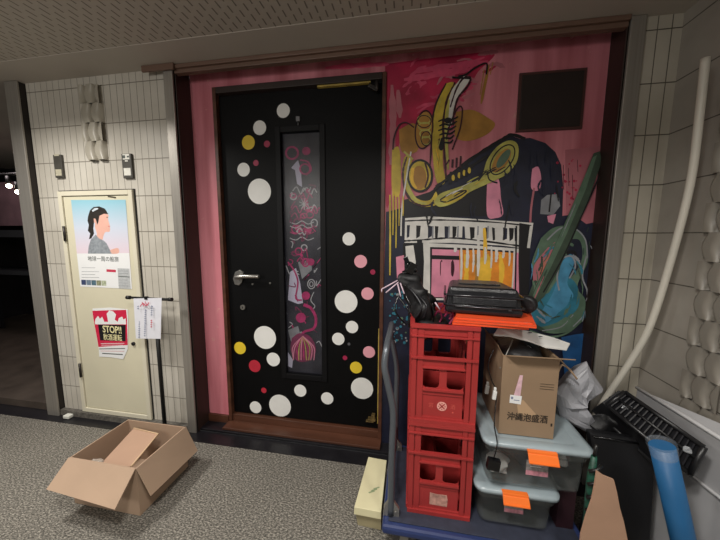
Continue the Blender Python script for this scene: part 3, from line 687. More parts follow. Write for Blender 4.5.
# small plates above the service door
def plaque(x0, y0, x1, y1, label):
    a = at(x0, y0, 0); b2 = at(x1, y1, 0); c = (a + b2) / 2
    t = thing('wall_plate', (c.x, 0, c.z), label, 'wall plate', 'small dark plates above the service door')
    w = b2.x - a.x; h = a.z - b2.z
    MB().use(mat('plate_dark', '#45423c', .5, var=.2, vscale=20)).box((c.x, -.008, c.z), (w, .015, h)).build('plate', parent=t, bevel=.002)
    return t, c, w, h
t, c, w, h = plaque(55.5, 155.5, 66, 178, 'dark wall plate with a faint pale label, above the portrait poster at left')
MB().use(mat('label_pale', '#b4ae98', .5, var=.25, vscale=60)).box((c.x, -.0162, c.z - .04), (w * .75, .001, .04)).build('label_sticker', parent=t)
MB().use(mat('label_pale')).box((c.x, -.0162, c.z + .07), (w * .6, .001, .012)).build('label_sticker', parent=t)
t, c, w, h = plaque(123.5, 154.5, 135, 178.5, 'dark wall plate with two white labels, beside the upper right of the service door')
MB().use(mat('label_white', '#dcdad0', .5, var=.1, vscale=50)).box((c.x, -.0162, c.z - .035), (w * .72, .001, .045)).build('label_sticker', parent=t)
MB().use(mat('label_white')).box((c.x, -.0162, c.z + .03), (w * .3, .001, .008)).build('label_sticker', parent=t)
mb = MB().use(mat('label_white')).box((c.x, -.0162, c.z + .055), (w * .7, .001, .032)); mb.use(IK).box((c.x - .015, -.0172, c.z + .055), (.018, .0006, .018)).box((c.x + .015, -.0172, c.z + .055), (.014, .0006, .01)); mb.build('label_sticker', parent=t)

# notice stand
X = -1.60; YS = -.09
q = at(158.3, 345, YS)
PX_ = q.x
st = thing('notice_stand', (PX_, YS, 0), 'slim black notice stand with T bar before the tiled wall', 'stand')
zt = at(150, 298.5, YS).z; xl = at(127.6, 299, YS).x; xr = at(171.4, 298, YS).x
m_bp = mat('black_powder_coat', '#141414', .4)
MB().use(m_bp).cyl((PX_, YS, .012), (PX_, YS, zt), .012, 12).build('pole', parent=st)
MB().use(m_bp).cyl((xl, YS, zt), (xr, YS, zt), .008, 10).cyl((xl - .004, YS, zt), (xl + .02, YS, zt), .012, 10).cyl((xr - .02, YS, zt), (xr + .004, YS, zt), .012, 10).build('cross_bar', parent=st)
MB().use(m_bp).box((PX_, YS, .008), (.2, .14, .01)).build('base_plate', parent=st, bevel=.003)
mb = MB().use(m_bp); mb.box(((xl + xr) / 2 - .005, YS - .014, zt + .006), (.02, .014, .02)); mb.build('clip', parent=st, bevel=.002)
p = Paint(YS - .016, .0002)
NP = mat('notice_paper', '#dfe0e8', .6, var=.03, vscale=30)
pw = [(133.5, 298.5), (161.8, 297.8), (160.8, 338.8), (136, 338.5)]
p.poly(NP, pw)
for (x, y0, n, m_) in ((139.5, 320, 9, 'b'), (146, 310, 13, 'b'), (153, 306, 5, 'b'), (153, 320, 4, 'r'), (140, 306, 2, 'b')):
    for k in range(n):
        yy = y0 + k * 2.1
        if yy > 337: break
        p.stroke(RD if m_ == 'r' else mat('ink_blue', '#8088a0', .5), [(x - .9, yy), (x + random.uniform(.3, 1.2), yy + random.uniform(-.5, .5))], .6); p.stroke(mat('ink_blue') if m_ == 'b' else RD, [(x, yy - .8), (x + .1, yy + .8)], .45)
p.stroke(RD, [(142, 306), (145, 303), (148, 305), (151, 302)], .8); p.stroke(RD, [(144, 301.5), (146, 306)], .7); p.stroke(RD, [(147, 301), (149.5, 305.5)], .6)
np_ = p.build('notice_sheet'); tag(np_, 'white handwritten notice sheet hanging from the slim black stand', 'notice')
md = np_.modifiers.new('s', 'SOLIDIFY'); md.thickness = .0006

# little white stopper on the floor by the pillar
q = at(68, 414, -.05)
MB().use(mat('stopper_white', '#d8d8d0', .5)).box((q.x, -.05, .016), (.05, .035, .024)).build('door_stopper', bevel=.005)
tag(bpy.data.objects['door_stopper'], 'small white block on the black floor strip beside the left steel pillar', 'door stopper')

# ------------------------------------------------------------------ shop alcove at far left
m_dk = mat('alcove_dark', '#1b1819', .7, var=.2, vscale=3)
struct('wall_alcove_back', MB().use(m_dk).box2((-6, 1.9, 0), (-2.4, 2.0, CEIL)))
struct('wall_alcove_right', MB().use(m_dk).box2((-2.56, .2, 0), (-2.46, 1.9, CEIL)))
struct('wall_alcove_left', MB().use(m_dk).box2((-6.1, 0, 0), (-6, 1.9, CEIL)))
m_step = mat('brown_floor_tile', '#4d443d', .4, var=.3, vscale=6)
struct('floor_alcove', MB().use(m_step).box2((-6, .0, -.1), (-2.56, 1.9, .055)))
q = at(5, 200, 1.2)
pb = MB().use(mat('mauve_panel', '#7c6066', .6, var=.3, vscale=4)).box2((-5.9, 1.25, 1.42), (-3.8, 1.3, 1.95)).build('counter_hood')
tag(pb, 'mauve lit hood panel inside the dark shop at far left', 'hood')
mb = MB().use(mat('shelf_black', '#19191c', .4)).box2((-5.4, .95, 1.28), (-3.0, 1.3, 1.36)).box2((-5.4, .95, .85), (-3.0, 1.3, .9)); mb.box2((-5.4, 1.26, .06), (-5.36, 1.3, 1.28)).box2((-3.04, 1.26, .06), (-3.0, 1.3, 1.28))
tag(mb.build('dark_counter'), 'dark shelf unit inside the shop behind the left pillar', 'shelf')
m_lamp = mat('lamp_glow', '#ffe9d0', .5, emit=14)
mb = MB().use(m_bp).cyl((-4.9, .8, 1.93), (-3.2, .8, 1.93), .012, 8); tr = thing('track_rail', (-4, .8, 1.93), 'thin black lamp rail inside the dark shop', 'lamp rail'); mb.build('rail', parent=tr)
for i, (x, y) in enumerate(((9, 186), (18, 192))):
    q = at(x, y, .8)
    t = thing('spot_lamp', q, ('glowing spot lamp in the dark shop, upper left of the pair', 'glowing spot lamp nearest the steel pillar in the dark shop')[i], 'lamp', 'spot lamps in the shop')
    mb = MB().use(m_lamp); mb.sphere(q, .022); mb.build('bulb', parent=t)
    MB().use(m_bp).cyl(q + Vector((0, 0, .02)), q + Vector((0, 0, .1)), .02, 12).build('lamp_shade', parent=t)
q0 = at(19, 230, .7)
mb = MB().use(mat('grey_cable', '#6a6668', .5)); mb.tube(smooth_path([(q0.x - .1, .9, 1.36), (q0.x, .9, 1.2), (q0.x + .06, .9, .98), (q0.x + .02, .9, .905)]), .006); tag(mb.build('hanging_cable'), 'grey cable hanging from the dark shop shelf', 'cable')

# ------------------------------------------------------------------ open carton on the floor
CB = mat('cardboard', '#ab917a', .75, var=.06, vscale=5); CBI = mat('cardboard_inner', '#b08f78', .8, var=.06, vscale=5); CBE = mat('cardboard_edge', '#cdb08c', .8)
oc = thing('open_carton', (-1.41, -.44, 0), 'open brown cardboard box on the floor with flaps folded out', 'cardboard box')
bx0, bx1, by0, by1, bz = -1.597, -1.22, -.583, -.285, .245
T = .005
mb = MB().use(CB)
mb.box2((bx0, by0, 0.002), (bx1, by0 + T, bz)); mb.box2((bx0, by1 - T, 0.002), (bx1, by1, bz)); mb.box2((bx0, by0 + T, 0.002), (bx0 + T, by1 - T, bz)); mb.box2((bx1 - T, by0 + T, 0.002), (bx1, by1 - T, bz)); mb.box2((bx0 + T, by0 + T, 0.002), (bx1 - T, by1 - T, .008))
mb.build('box_body', parent=oc)
def flap(pts, d, name='flap'):
    MB().use(CB).prism(pts, d).build(name, parent=oc)
flap([(bx0, by0, bz), (bx1, by0, bz), (bx1 + .005, by0 - .108, bz - .098), (bx0 - .0, by0 - .095, bz - .08)], (0, -.003, .004))
flap([(bx1, by0, bz), (bx1, by1, bz), (bx1 + .066, by1 + .0, bz - .138), (bx1 + .066, by0, bz - .128)], (.004, 0, .003))
tag(oc)
# insert sheet and red thing inside
sh = MB().use(CBI)
pts = [Vector(v) for v in ((-1.525, -.325, .228), (-1.345, -.35, .232), (-1.30, -.545, .205), (-1.40, -.56, .19), (-1.455, -.47, .2))]
pts = [Vector((-1.53, -.315, .213)), Vector((-1.337, -.345, .225)), Vector((-1.287, -.55, .212)), Vector((-1.462, -.545, .20))]
sh.prism(pts, (0, 0, .005)); sh.use(CBE).tube([pts[0] + Vector((0, 0, .006)), pts[1] + Vector((0, 0, .006)), pts[2] + Vector((0, 0, .006))], .004, 6)
tag(sh.build('cardboard_insert'), 'loose brown cardboard sheet lying in the open box on the floor', 'cardboard sheet')
sh = MB().use(mat('red_packet', '#93202c', .35, var=.3, vscale=20))
vs = sh.sphere((-1.262, -.45, .15), 1, (.028, .1, .05), 3)
for v in vs: v.co += noise.noise_vector(v.co * 30) * .008
tag(sh.build('red_packet'), 'dark red glossy packet in the open floor box beside the loose sheet', 'packet')
sh = MB().use(mat('clear_wrap', '#c9beb2', .2, alpha=.55, bump=.6, bscale=40))
vs = sh.sphere((-1.49, -.545, .20), 1, (.04, .02, .018), 3)
for v in vs: v.co += noise.noise_vector(v.co * 45) * .012
tag(sh.build('clear_wrapping'), 'crumpled clear wrapping at the front of the open floor box', 'plastic wrap')

# ------------------------------------------------------------------ platform cart
cx0, cx1, cy0, cy1 = -.085, .69, -.575, -.10
ct = thing('platform_cart', ((cx0 + cx1) / 2, (cy0 + cy1) / 2, 0), 'blue platform cart with grey tube handle carrying crates and boxes', 'cart')
m_blue = mat('cart_blue', '#27345f', .45, var=.15, vscale=10); m_mat = mat('cart_rubber_mat', '#2d3140', .7, var=.2, vscale=30)
MB().use(m_blue).box2((cx0, cy0, .125), (cx1, cy1, .163)).build('deck', parent=ct, bevel=.012)
MB().use(m_mat).box2((cx0 + .025, cy0 + .025, .1635), (cx1 - .025, cy1 - .025, .168)).build('deck_mat', parent=ct, bevel=.001)
m_tube = mat('grey_paint_tube', '#5d6268', .35, .4)
mb = MB().use(m_tube)
hx = -.052
mb.tube(smooth_path([(hx, cy0 + .05, .17), (hx + .0, cy0 + .05, .45), (hx + .002, cy0 + .05, .62), (hx - .02, cy0 + .045, .74), (hx - .035, cy0 + .05, .81), (hx - .03, cy0 + .08, .875), (hx - .025, (cy0 + cy1) / 2 - .06, .90), (hx - .025, (cy0 + cy1) / 2 + .06, .90), (hx - .03, cy1 - .10, .875), (hx - .035, cy1 - .06, .81), (hx - .02, cy1 - .05, .74), (hx, cy1 - .05, .62), (hx, cy1 - .05, .45), (hx, cy1 - .05, .17)]), .0135, 12)
mb.build('handle', parent=ct)
mb = MB().use(m_tube).cyl((hx, cy0 + .05, .30), (hx, cy1 - .05, .30), .009, 8); mb.build('handle_cross_bar', parent=ct)
for y in (cy0 + .045, cy1 - .06):
    MB().use(mat('zinc_bracket', '#a5a39d', .4, .8)).prism([(hx - .03, y, .1635), (hx + .035, y, .1635), (hx + .035, y, .20), (hx + .012, y, .232), (hx - .012, y, .232), (hx - .03, y, .20)], (0, .016, 0)).cyl((hx + .02, y - .004, .19), (hx + .02, y, .19), .006, 10).build('bracket', parent=ct, bevel=.002)
for (x, y) in ((cx0 + .09, cy0 + .07), (cx1 - .09, cy0 + .07), (cx0 + .09, cy1 - .07), (cx1 - .09, cy1 - .07)):
    f = MB().use(mat('zinc_bracket')).box((x, y, .118), (.07, .06, .012)).box((x, y - .024, .085), (.035, .004, .07)).box((x, y + .024, .085), (.035, .004, .07)).build('caster', parent=ct)
    MB().use(mat('wheel_rubber', '#4a4745', .6)).cyl((x, y - .014, .05), (x, y + .014, .05), .049, 28).use(mat('zinc_bracket')).cyl((x, y - .017, .05), (x, y + .017, .05), .02, 16).build('wheel', parent=f, bevel=.004)

# flat cream box on the floor, left of the cart
bxp = thing('cream_carton', (-.15, -.32, 0), 'cream flat carton on the floor tucked against the left end of the cart', 'box')
m_cb = mat('cream_box_lit', '#d9d2ab', .55, var=.08, vscale=5); m_cb2 = mat('cream_box_shaded', '#b5aa86', .6, var=.1, vscale=6)  # lit top and shaded sides put into two tones of one cream
MB().use(m_cb2).hull8([(-.205, -.445, .002), (-.098, -.45, .002), (-.098, -.19, .002), (-.195, -.185, .002)], [(-.212, -.462, .085), (-.098, -.466, .085), (-.098, -.185, .085), (-.196, -.18, .085)]).build('box_body', parent=bxp)
o = MB().use(m_cb).hull8([(-.218, -.475, .085), (-.096, -.478, .085), (-.096, -.175, .085), (-.198, -.17, .085)], [(-.216, -.473, .12), (-.096, -.476, .12), (-.096, -.178, .12), (-.196, -.172, .12)]).build('box_lid', parent=bxp, bevel=.002)
mb = MB().use(mat('faint_green_print', '#8d9c77', .6))
for k in range(3): mb.box((-.13 - .01 * k, -.36 - .012 * k, .1206), (.03, .006, .0006), rot=(0, 0, .5))
mb.build('green_print', parent=bxp)

# ------------------------------------------------------------------ red sake-bottle crates
RC = mat('crate_red', '#a03231', .38, var=.12, vscale=6)
EMB = mat('crate_emblem_print', '#e3a59a', .5)
def crate_side(mb, org, ux, uo, w, n):
    """one face, `w` wide: posts, rims, arched hand opening, two windows, panel. ux along the face, uo outwards"""
    org = Vector(org); ux = Vector(ux); uo = Vector(uo); uz = Vector((0, 0, 1)); H = .405
    Rm = Matrix((ux, uo, uz)).transposed()
    def bar(u0, u1, z0, z1, o0, o1):
        if n == 2: u0 = max(u0, .0164); u1 = min(u1, w - .0164)
        mb.box(org + ux * (u0 + u1) / 2 + uz * (z0 + z1) / 2 + uo * (o0 + o1) / 2, (u1 - u0, o1 - o0, z1 - z0), R=Rm)
    pw_ = .05
    for s in (0, 1):
        a = 0 if not s else w - pw_
        bar(a + .006, a + pw_ * .46, 0.01, H - .01, -.012, -.001); bar(a + pw_ * .56, a + pw_, 0.01, H - .01, -.014, -.003); bar(a + pw_ * .4, a + pw_ * .6, .01, H - .01, -.014, -.009)
    bar(.002, w - .002, 0, .016, -.014, .003); bar(.004, w - .004, .016, .024, -.014, -.005); bar(0, w, H - .014, H, -.014, .004); bar(.004, w - .004, H - .042, H - .018, -.016, -.006); bar(.001, w - .001, H - .05, H - .044, -.014, .003)
    zt, zb = .270, .245
    bar(.001, w - .001, zt - .003, zt + .005, -.014, .004)           # rib
    bar(pw_, w - pw_, zb - .012, zt - .004, -.014, -.007)
    bar(pw_ - .003, w - pw_ + .003, zb - .016, zb - .01, -.014, .002)
    z0, z1 = .145, zb - .016                             # windows
    m = max(1, n)
    ww = (w - 2 * pw_ - .028 * m) / (m + 1)
    for k in range(m):
        u = pw_ + (k + 1) * ww + k * .028
        bar(u, u + .028, z0, z1, -.014, -.008)
    bar(pw_, w - pw_, z0 - .008, z0, -.014, .002); bar(pw_, w - pw_, .118, z0 - .008, -.014, -.006)
    bar(pw_, w - pw_, .022, .118, -.014, -.010)
    def corner(u, z, su, sz, r=.018):
        pts = [org + ux * u + uz * z + uo * -.008] + [org + ux * (u + su * r * (1 - math.sin(t))) + uz * (z + sz * r * (1 - math.cos(t))) + uo * -.008 for t in [PI / 2 * i / 5 for i in range(6)]]
        mb.prism(pts, uo * -.005)
    for k in range(m + 1):
        u0 = pw_ + k * (ww + .028); u1 = u0 + ww
        for (u, su) in ((u0, 1), (u1, -1)): corner(u, z0, su, 1, .017); corner(u, z1, su, -1, .009)
    for (u, su) in ((pw_, 1), (w - pw_, -1)): corner(u, H - .05, su, -1, .022); corner(u, zt + .006, su, 1, .006)
def make_crate(loc, label):
    x0, y0, z0 = loc; W, D = .255, .385
    t = thing('bottle_crate', loc, label, 'crate', 'red bottle crates on the cart')
    mb = MB().use(RC)
    crate_side(mb, (x0, y0, z0), (1, 0, 0), (0, -1, 0), W, 1)
    crate_side(mb, (x0 + W, y0 + D, z0), (-1, 0, 0), (0, 1, 0), W, 1)
    crate_side(mb, (x0, y0 + D, z0), (0, -1, 0), (-1, 0, 0), D, 2)
    crate_side(mb, (x0 + W, y0, z0), (0, 1, 0), (1, 0, 0), D, 2)
    for qx in (x0 + .0117, x0 + W - .0117):
        for qy in (y0 + .0117, y0 + D - .0117): mb.box2((qx - .0085, qy - .0085, z0 + .001), (qx + .0085, qy + .0085, z0 + .404))
    mb.build('crate_body', parent=t, bevel=.0012)
    mb = MB().use(RC)
    mb.box2((x0 + .012, y0 + .012, z0 + .002), (x0 + W - .012, y0 + D - .012, z0 + .008))
    mb.box2((x0 + W / 2 - .002, y0 + .015, z0 + .008), (x0 + W / 2 + .002, y0 + D - .015, z0 + .16))
    for k in (1, 2): mb.box2((x0 + .015, y0 + D * k / 3 - .002, z0 + .008), (x0 + W / 2 - .002, y0 + D * k / 3 + .002, z0 + .16)).box2((x0 + W / 2 + .002, y0 + D * k / 3 - .002, z0 + .008), (x0 + W - .015, y0 + D * k / 3 + .002, z0 + .16))
    mb.build('bottle_divider', parent=t)
    return t
CX, CY, CZ = .012, -.497, .1685
c1 = make_crate((CX, CY, CZ), 'red plastic bottle crate at the bottom, standing on the blue cart')
c2 = copy_tree(c1); c2.location = (CX, CY, CZ + .4055); c2['label'] = 'upper red bottle crate with a pale round emblem, stacked on the other'
# emblem on the upper crate
ex, ey, ez = CX + .1275, CY + .0095, CZ + .4055 + .072
mb = MB().use(EMB); mb.prism([(ex + .019 * math.cos(t), ey, ez + .019 * math.sin(t)) for t in [2 * PI * i / 24 for i in range(24)]], (0, -.0008, 0))
mb.use(RC)
mb.box((ex, ey - .0012, ez), (.030, .0006, .0045), rot=(0, PI / 4, 0)); mb.box((ex, ey - .0012, ez), (.030, .0006, .0045), rot=(0, -PI / 4, 0))
for dx, dz in ((0, .012), (0, -.012), (.012, 0), (-.012, 0)): mb.box((ex + dx, ey - .0012, ez + dz), (.004, .0006, .004))
mb.build('round_emblem', parent=c2)
mb = MB(); m_em2 = mat('crate_faint_print', '#cf5a50', .5)
text_mesh('宮', m_em2, mb, (ex - .042, ey - .0006, ez + .002), .018, .02); text_mesh('酒', m_em2, mb, (ex + .042, ey - .0006, ez + .002), .018, .02); mb.use(m_em2).box((ex + .042, ey - .0006, ez - .022), (.006, .0006, .006))
mb.build('faint_lettering', parent=c2, recalc=False)
mb = MB().use(mat('torn_label', '#b98d80', .6, var=.35, vscale=60)); mb.prism([(ex - .034 + a, ey, CZ + b) for a, b in ((0, .04), (.07, .038), (.072, .07), (.068, .092), (.03, .09), (.0, .094))], (0, -.0008, 0)); mb.build('torn_label', parent=c1)

# ------------------------------------------------------------------ black tangle in the upper crate
CT = CZ + .8115
m_bf = mat('black_fabric', '#121214', .55, var=.4, vscale=25, bump=.6, bscale=50); m_gb = mat('gloss_black', '#0c0c0e', .22)
fb = thing('camera_tripod_bundle', (.06, -.30, CT - .25), 'tangled black cloth, straps and rods poking up from the upper red crate', 'bundle')
mb = MB().use(m_bf)
def lump(mb, c, s, amp=.02, f=14, sub=3, rot=None):
    vs = mb.sphere((0, 0, 0), 1, s, sub); Rm = Euler(rot).to_matrix() if rot else Matrix.Identity(3)
    for v in vs:
        n_ = noise.noise_vector((v.co + Vector(c)) * f) * amp; v.co = Rm @ (v.co + n_) + Vector(c)
lump(mb, (.05, -.36, .99), (.05, .07, .075), .035, 20); lump(mb, (.025, -.33, 1.06), (.05, .05, .07), .03, rot=(0, -.4, 0)); lump(mb, (-.005, -.31, 1.115), (.045, .04, .05), .03, rot=(0, -.5, 0)); lump(mb, (.08, -.33, .94), (.075, .12, .05), .03)
lump(mb, (.09, -.25, 1.0), (.035, .05, .05), .03, 20)
mb.build('crumpled_cloth', parent=fb)
mb = MB().use(m_gb)
mb.box((.005, -.31, 1.175), (.035, .03, .05), rot=(0, .5, .3)).box((-.015, -.31, 1.21), (.02, .02, .03), rot=(0, -.4, 0)); mb.cyl((-.03, -.31, 1.15), (.03, -.31, 1.17), .012, 10)
for k in range(9):
    a = Vector((random.uniform(-.01, .13), random.uniform(-.42, -.28), .93)); b2 = a + Vector((random.uniform(-.09, 0), random.uniform(-.03, .03), random.uniform(.1, .2)))
    mb.tube(smooth_path([a, (a + b2) / 2 + Vector((random.uniform(-.03, .03), -.02, 0)), b2]), .004, 6)
mb.build('rods_and_knob', parent=fb, bevel=.002)
for k in range(2):
    mb = MB().use(mat('black_strap', '#1d1d21', .4)); mb.tube(smooth_path([(.03 + .03 * k, -.43, .985), (.05 + .02 * k, -.44, 1.04), (.0 + .03 * k, -.39, 1.1 - .03 * k), (.06, -.38, .99)]), .005, 6); mb.build('strap', parent=fb)
m_pw = mat('pale_pink_wire', '#cdb6c2', .4)
mb = MB().use(m_pw)
for a, b2 in (((-.118, -.36, 1.085), (-.045, -.33, 1.125)), ((-.10, -.36, 1.07), (-.04, -.33, 1.12)), ((-.045, -.33, 1.125), (-.02, -.37, 1.07)), ((-.05, -.35, 1.11), (-.035, -.38, 1.06)), ((-.118, -.36, 1.085), (-.118, -.36, 1.072))): mb.cyl(a, b2, .003, 6)
tag(mb.build('wire_hanger'), 'thin pale pink wire hanger hooked on the black tangle above the crate', 'hanger')
mb = MB().use(mat('magenta_cord', '#8c2a4c', .5, var=.3, vscale=40))
for k in range(5):
    a = Vector((random.uniform(.1, .15), random.uniform(-.42, -.36), random.uniform(.97, 1.02))); mb.tube(smooth_path([a, a + Vector((.02, -.01, .03)), a + Vector((.035, 0, .0)), a + Vector((.02, 0, -.03))]), .004, 6)
mb.use(m_pw).cyl((.105, -.42, 1.05), (.125, -.42, 1.02), .003, 6)
tag(mb.build('magenta_cord'), 'small magenta cord tangle in the crate beside the black briefcase', 'cord')

# ------------------------------------------------------------------ open brown carton with kanji on the storage boxes
LZ = .5425
kc = thing('printed_carton', (.46, -.36, LZ), 'tall brown carton with black printed characters on the clear storage boxes', 'cardboard box')
kx0, kx1, ky0, ky1, kz1 = .362, .560, -.462, -.2, .862
CK = mat('carton_brown', '#917960', .75, var=.07, vscale=6)
mb = MB().use(CK); T = .005
mb.box2((kx0, ky0, LZ), (kx1, ky0 + T, kz1)); mb.box2((kx0, ky1 - T, LZ), (kx1, ky1, kz1 )); mb.box2((kx0, ky0 + T, LZ), (kx0 + T, ky1 - T, kz1)); mb.box2((kx1 - T, ky0 + T, LZ), (kx1, ky1 - T, kz1)); mb.box2((kx0 + T, ky0 + T, LZ), (kx1 - T, ky1 - T, LZ + .005))
mb.build('box_body', parent=kc)
MB().use(CK).prism([(kx0 + .006, ky0 + .0055, kz1 - .002), (kx1 + .002, ky0 + .0055, kz1 - .002), (kx1 + .03, ky0 - .04, kz1 + .018), (kx0 + .03, ky0 - .04, kz1 + .016)], (0, 0, .004)).build('flap', parent=kc)
MB().use(CK).prism([(kx0, ky0 + .01, kz1), (kx0, ky1, kz1), (kx0 - .012, ky1, kz1 + .028), (kx0 - .012, ky0 + .03, kz1 + .028)], (0, 0, .004)).build('flap', parent=kc)
MB().use(CK).prism([(kx1, ky0 + .01, kz1), (kx1, ky1, kz1), (kx1 + .05, ky1, kz1 - .04), (kx1 + .05, ky0 + .02, kz1 - .05)], (0, 0, .004)).build('flap', parent=kc)
mb = MB(); INK = mat('carton_ink', '#2e241c', .7)
R0 = Euler((PI / 2, 0, 0)).to_matrix()
text_mesh('沖縄泡盛酒', INK, mb, (.462, ky0 - .0008, .620), .145, .033, bold=.008); text_mesh('沖縄泡盛酒', INK, mb, (.4628, ky0 - .0011, .6208), .145, .033, bold=.008)
for zz in (.762, .752, .742): mb.use(INK).box((.523, ky0 - .0006, zz), (.048, .0006, .0018))
mb.use(INK).box((.56 - .01, ky0 - .0006, .60), (.006, .0006, .012))
mb.build('printed_lettering', parent=kc, recalc=False)
mb = MB().use(mat('pink_label', '#d9b3bd', .5, var=.15, vscale=60)); mb.prism([(.432, ky0 - .001, .70), (.408, ky0 - .001, .702), (.425, ky0 - .001, .79), (.436, ky0 - .001, .79)], (0, -.0006, 0)); mb.use(PW).prism([(.395, ky0 - .0012, .675), (.436, ky0 - .0012, .672), (.438, ky0 - .0012, .706), (.396, ky0 - .0012, .708)], (0, -.0006, 0)).use(mat('ink_blue')).box((.403, ky0 - .0022, .696), (.008, .0004, .01)).box((.42, ky0 - .0022, .688), (.02, .0004, .003)); mb.build('shipping_label', parent=kc, recalc=False)
mb = MB().use(mat('clear_tape', '#b89a7a', .15, spec=.8)); mb.prism([(.42, ky0 - .0005, .69), (.445, ky0 - .0005, .69), (.50, ky0 - .0005, .63), (.43, ky0 - .0005, .63)], (0, -.0003, 0)); mb.build('tape_strip', parent=kc)
# contents
mb = MB().use(m_bf); lump(mb, (.46, -.335, .835), (.086, .115, .055), .012, 20)
for k in range(6):
    a = Vector((random.uniform(.39, .53), random.uniform(-.42, -.25), .82)); mb.use(m_gb).tube(smooth_path([a, a + Vector((.02, .01, .06)), a + Vector((.05, -.01, .04))]), .004, 6)
tag(mb.build('black_cable_heap'), 'heap of black cables filling the top of the printed carton', 'cables', kind='stuff')
mb = MB().use(mat('white_plastic', '#dcdcd8', .4)); mb.prism([(.335, -.42, .925), (.40, -.40, .918), (.47, -.42, .908), (.52, -.435, .894), (.60, -.42, .884), (.635, -.37, .89), (.59, -.34, .90), (.49, -.33, .92), (.365, -.37, .938)], (0, 0, .006))
mb.use(m_gb)
for x, y, z in ((.52, -.385, .915), (.585, -.375, .909), (.49, -.36, .922)): mb.box((x, y, z + .0065), (.014, .006, .002), rot=(0, .1, .4))
tag(mb.build('white_plastic_sheet'), 'bent white plastic panel lying across the printed carton under the orange folders', 'panel')
# white marks / sticks
mb = MB().use(mat('grey_stick', '#9a9a94', .4)); mb.cyl((.36, -.44, .80), (.42, -.38, .9), .002, 6); tag(mb.build('thin_grey_rod'), 'thin grey rod poking out of the printed carton', 'rod')

# ------------------------------------------------------------------ orange folders, briefcase
FO = mat('folder_orange', '#e2532b', .4, var=.06, vscale=6)
def folder(z, pts, label, name='orange_folder'):
    t = MB().use(FO).prism([(x, y, z) for x, y in pts], (0, 0, .007)).use(mat('folder_paper', '#ddd6c8', .6)).prism([(pts[0][0] + (pts[2][0] - pts[0][0]) * .0 + .006, pts[0][1] + .004, z + .0072), (pts[1][0] - .006, pts[1][1] + .004, z + .0072), (pts[2][0] - .006, pts[2][1] - .004, z + .0072), (pts[3][0] + .006, pts[3][1] - .004, z + .0072)], (0, 0, .0015)).use(FO).prism([(x, y, z + .0089) for x, y in pts], (0, 0, .001)).build(name)
    return tag(t, label, 'folder', 'orange folders under the briefcase')
folder(CT + .001, [(.166, -.485), (.43, -.50), (.50, -.26), (.22, -.24)], 'lowest orange folder, resting on the upper crate rim')
folder(CT + .0115, [(.172, -.482), (.45, -.512), (.515, -.27), (.23, -.25)], 'middle orange folder of the stack under the black briefcase')
folder(CT + .022, [(.178, -.478), (.44, -.505), (.505, -.265), (.225, -.245)], 'top orange folder, directly under the black briefcase')
BZ = CT + .0325
m_lea = mat('black_leather', '#17171a', .3, var=.2, vscale=30, bump=.35, bscale=120)
bc = thing('briefcase', (.31, -.35, BZ), 'black leather briefcase lying flat on the orange folders', 'briefcase')
Rb = Euler((0, 0, -.12)).to_matrix()
def bp(x, y, z): return Vector((.295, -.345, BZ)) + Rb @ Vector((x, y, z))
bw, bd, bh = .285, .225, .106
mb = MB().use(m_lea)
mb.hull8([bp(-bw / 2, -bd / 2, .002), bp(bw / 2, -bd / 2, .002), bp(bw / 2, bd / 2, .002), bp(-bw / 2, bd / 2, .002)], [bp(-bw / 2 + .012, -bd / 2 + .012, bh), bp(bw / 2 - .02, -bd / 2 + .016, bh), bp(bw / 2 - .05, bd / 2 - .01, bh), bp(-bw / 2 + .02, bd / 2 - .01, bh)])
mb.build('bag_body', parent=bc, bevel=.014)
mb = MB().use(mat('leather_piping', '#202024', .2))
for z in (.036, .075):
    mb.tube([bp(-bw / 2 - .001, bd / 2 - .02, z), bp(-bw / 2 - .001, -bd / 2 + .012, z), bp(-bw / 2 + .01, -bd / 2 - .0, z), bp(bw / 2 - .012, -bd / 2 + .001, z), bp(bw / 2 - .001, -bd / 2 + .012, z), bp(bw / 2 - .012, bd / 2 - .02, z)], .0045, 8)
mb.build('piping', parent=bc)
mb = MB().use(m_lea); mb.hull8([bp(-bw / 2 + .03, -bd / 2 - .008, .042), bp(bw / 2 - .03, -bd / 2 - .008, .042), bp(bw / 2 - .03, -bd / 2 + .02, .042), bp(-bw / 2 + .03, -bd / 2 + .02, .042)], [bp(-bw / 2 + .03, -bd / 2 - .001, .07), bp(bw / 2 - .03, -bd / 2 - .001, .07), bp(bw / 2 - .03, -bd / 2 + .02, .07), bp(-bw / 2 + .03, -bd / 2 + .02, .07)]); mb.build('front_pocket', parent=bc, bevel=.003)
mb = MB().use(mat('zip_metal', '#6e6e72', .3, .8)); mb.tube([bp(-bw / 2 + .04, -bd / 2 - .0075, .034), bp(bw / 2 - .05, -bd / 2 - .0075, .034)], .002, 6); mb.box(bp(bw / 2 - .052, -bd / 2 - .009, .032), (.01, .004, .006)); mb.build('zipper', parent=bc)
mb = MB().use(m_lea); mb.box(bp(-.01, .03, bh + .0025), (.16, .1, .004), R=Rb); mb.build('top_flap', parent=bc, bevel=.0018)
rc = MB().use(m_bf); rc.cyl((.457, -.39, BZ + .034), (.478, -.36, BZ + .036), .034, 28); tag(rc.build('round_pouch', bevel=.008), 'round black pouch standing at the right end of the briefcase', 'pouch')

